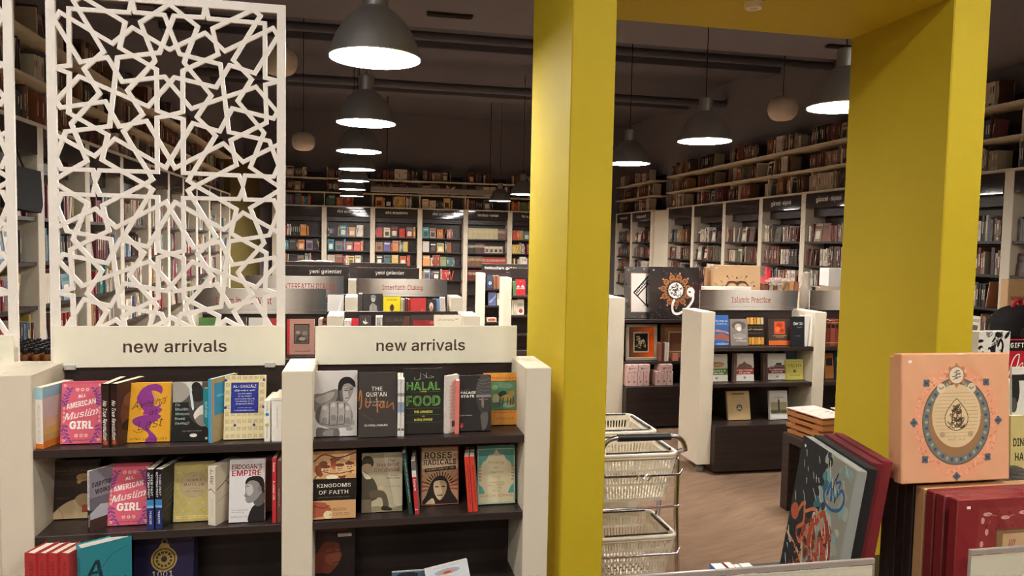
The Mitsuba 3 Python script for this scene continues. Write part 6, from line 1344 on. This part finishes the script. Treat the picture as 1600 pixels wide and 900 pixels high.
# ---------------------------------------------------------------- perfume bottles on a tray, left
k = key('tray'); tag(k, 'dark tray of amber bottles behind the left uprights', 'tray')
YT0, YT1, XT0, XT1, ZTR = 2.92, 3.3, -1.62, -1.04, 1.028
MB().bevel(XT0, XT1, YT0, YT1, ZTR - .02, ZTR - .002, .003).build(key('tray_base', k), 'dark_wood')
for (a, b, c_, d) in ((XT0, XT1, YT0 - .004, YT0), (XT1, XT1 + .004, YT0, YT1)): MB().box(a, b, c_, d, ZTR - .02, ZTR + .01, '#b0a79c').build(key('rim', k), 'vc_gloss')
k = key('display_table'); tag(k, 'dark stand under the tray of amber bottles', 'table')
MB().bevel(XT0 + .03, XT1 - .03, YT0 + .03, YT1 - .03, 0, ZTR - .021, .003).build(k, 'dark_wood')
for j in range(9):
    for i in range(15):
        x, y = XT1 - .022 - i * .037, YT0 + .022 + j * .038
        px_, py_, _ = to_px((x, y, ZTR + .05))
        if not (18 < px_ < 98): continue
        k = key('perfume_bottle'); tag(k, f'amber black-capped bottle on the tray, {ORD[j]} row from front, {ORD[i]} from right', 'bottle', 'amber bottles on the tray')
        MB().lathe([(0, 0), (.014, 0), (.016, .003), (.016, .024), (.012, .031), (.007, .034)], 14, None, x, y, ZTR).build(key('glass', k), 'amber_glass', smooth=40)
        MB().lathe([(.0085, .031), (.0095, .033), (.0095, .050), (.008, .052), (0, .052)], 12, '#1c1b1d', x, y, ZTR).build(key('cap', k), 'vc_gloss', smooth=40)

# ---------------------------------------------------------------- right of the right column
k = key('display_table'); tag(k, 'cream counter with gift cards right of the right yellow column', 'counter')
MB().bevel(2.55, 3.6, 2.75, 3.1, .0, .90, .004).build(k, 'cream_laminate')
def comic(a):
    r = random.Random(12); a.rect(0, 0, 1, 1, '#e4e0d6')
    for i in range(46): a.ell(r.random(), r.uniform(.2, 1), r.uniform(.02, .08), r.uniform(.03, .1), r.choice(['#1d1b1b', '#e8e4da', '#8d8a84', '#2a2828']), r.uniform(0, 180))
    for i in range(16): x, y = r.random(), r.uniform(.2, 1); a.line([(x, y), (x + .1, y + .06), (x + .06, y + .16)], .018, '#1d1b1b', True)
    a.rect(0, 0, .32, .2, '#a3262e'); a.rect(.36, 0, .62, .14, '#d8d2c4'); a.rect(.64, .0, 1, .18, '#2c2726'); a.line([(.62, .72), (.7, .84), (.78, .7), (.68, .5)], .06, '#1d1b1b', True)
def board(label, px0, px1, py0, py1, Y, col, art, name, cat, t=.02, zb=None, bsdf='vc_paper'):
    p, q = at(px0, py1, Y=Y), at(px1, py0, Y=Y); k = key(name); tag(k, label, cat); z0 = p[2] if zb is None else zb
    MB().bevel(p[0], q[0], Y, Y + t, z0, q[2], .0015, col).build(key('panel', k), bsdf)
    a = Art(q[0] - p[0], q[2] - z0); art(a)
    a.parts(k, None, lambda s, l: np.stack([s[:, 0] + p[0], np.full(len(s), Y) - l, s[:, 1] + z0], 1), bsdf, names=('picture', 'lettering'))
board('black and white cartoon-patterned box standing on the counter right of the column', 1528, 1579, 518, 552, 2.85, '#d8d3c8', comic, 'box', 'box', .05, zb=.902, bsdf='vc_gloss')
board('black and red gift cards stand with a white heart at the right picture edge', 1575, 1660, 531, 563, 2.95, '#b0202c', lambda a: (a.rect(0, .72, 1, 1, '#1a1717'), a.text('GIFT CARDS', .36, .8, .13, '#e6e0d8', width=.66, weight=800, track=.15), a.line([(.02, .05), (.1, .5), (.2, .62), (.17, .3), (.06, .05)], .02, '#e9e2da', True), a.line([(.2, .3), (.28, .4), (.24, .12), (.18, .28)], .012, '#e9e2da', True)), 'card_stand', 'gift card stand', .04, zb=.902)
k = key('display_shelf'); tag(k, 'dark stepped stand of cards right of the peach canvas', 'stand')
MB().bevel(2.36, 2.70, 2.46, 2.70, 0, .72, .003).build(k, 'dark_wood')
facing('white card with dark flowers right of the peach canvas', 1586, 1640, 574, 650, .7205, None, Y=2.5, lean=4, t=.01, cover='#dcd8cc', art=lambda a: (a.ell(.1, .7, .12, .2, '#2a2a28'), a.ell(.05, .5, .1, .1, '#4d4f46'), a.rect(0, .82, 1, .9, '#2a2a28')))
facing('tan book with dark capitals below the white card at the right edge', 1583, 1640, 650, 730, .52, None, Y=2.44, lean=3, t=.02, cover='#cdbb7c', art=lambda a: (a.text('DINER', .32, .62, .1, '#3a3428', width=.5, weight=700), a.text('HAK', .3, .44, .1, '#3a3428', width=.36, weight=700)))
k = key('display_shelf'); tag(k, 'narrow dark step under the tan book at the right edge', 'stand')
MB().bevel(2.36, 2.70, 2.40, 2.458, 0, .519, .003).build(k, 'dark_wood')
# backpack hanging against a carton
k = key('carton'); tag(k, 'brown cardboard carton behind the backpack at the right edge', 'box')
p, q = at(1573, 490, Y=4.9), at(1640, 437, Y=4.9)
MB().bevel(p[0], q[0], 4.9, 4.97, .86, q[2], .003, '#c9a070').build(key('body', k), 'vc_paper')
a = Art(q[0] - p[0], q[2] - .86); a.text('YEDI RENK', .24, .62, .07, '#3a2c1e', width=.34, weight=700); a.text('KITAP', .22, .48, .07, '#3a2c1e', width=.24, weight=700)
a.parts(k, None, lambda s, l: np.stack([s[:, 0] + p[0], np.full(len(s), 4.9) - l, s[:, 1] + .86], 1))
k = key('display_table'); tag(k, 'dark cabinet under the carton and backpack at the right edge', 'cabinet')
MB().bevel(p[0] - .25, min(q[0] + .1, 5.38), 4.3, 5.22, 0, .858, .003).build(k, 'dark_wood')
k = key('backpack'); tag(k, 'black backpack with red handle at the right picture edge', 'backpack')
p, q = at(1556, 540, Y=4.45), at(1650, 477, Y=4.45); cx, w, hgt = (p[0] + q[0]) / 2, (q[0] - p[0]), q[2] - .8585
m = trimesh.creation.icosphere(4); v = m.vertices.copy()
s_ = np.sign(v) * np.abs(v) ** .62
v = s_ * [w / 2, .13, hgt / 2]; v[:, 0] *= 1 - .22 * np.clip(v[:, 2] / (hgt / 2), 0, 1) ** 2
v += [cx, 4.45, .8585 + hgt / 2]
scene[key('body', k)] = mikit.ply((v, m.faces), 'black_cloth', smooth=True)
fp = s_ * [w * .34, .05, hgt * .22] + [cx, 4.33, .8585 + hgt * .3]
scene[key('front_pocket', k)] = mikit.ply((fp, m.faces), 'black_cloth', smooth=True)
scene['black_cloth'] = pr(rgb('#1f1d1e'), .85, .2)
hp = at(1588, 470, Y=4.45)
MB().tube([(hp[0] - .028, 4.45, hp[2] - .06), (hp[0] - .028, 4.44, hp[2] - .01), (hp[0] - .012, 4.43, hp[2] + .01), (hp[0] + .012, 4.43, hp[2] + .008), (hp[0] + .028, 4.44, hp[2] - .015), (hp[0] + .03, 4.45, hp[2] - .07)], .015, 12, '#a81f2b').build(key('handle', k), 'vc_paper', smooth=40)
# light rail in front of the back wall
k = key('light_rail'); tag(k, 'long grey fluorescent housing hanging before the back wall, left of the column', 'light rail')
p, q = at(579, 285, Y=13.9), at(790, 303, Y=13.9)
MB().bevel(p[0], q[0], 13.9, 14.0, q[2] - .04, q[2] + .06, .006, '#8f8a86').build(key('housing', k), 'vc_paper')
for x in (p[0] + .3, q[0] - .3): MB().tube([(x, 13.95, q[2] + .05), (x, 13.95, 4.2)], .006, 6).build(key('rod', k), 'black_plastic')

# black bag hanging in the left wall's nearest bay
k = key('black_bag'); tag(k, 'black bag hanging in the left wall bookcase between the two lattice panels', 'bag')
p, q = at(14, 329, X=XL + .05), at(59, 268, X=XL + .05)
P = [(p[1], p[2] + .02), (q[1] - .02, p[2]), (q[1] + .01, p[2] + .05), (q[1] - .015, q[2]), (p[1] + .02, q[2] + .005)]
MB().prism(Polygon(P), .07, np.array([[0, 0, 1, XL + .004], [1, 0, 0, 0], [0, 1, 0, 0], [0, 0, 0, 1.]]), '#1d1c1d').build(key('body', k), 'vc_matte')
yc = (p[1] + q[1]) / 2
MB().tube([(XL + .03, yc - .06, q[2] - .005), (XL + .012, yc - .03, 1.99), (XL + .008, yc, 2.05), (XL + .012, yc + .03, 1.99), (XL + .03, yc + .06, q[2] - .005)], .006, 8, '#1d1c1d').build(key('strap', k), 'vc_matte')
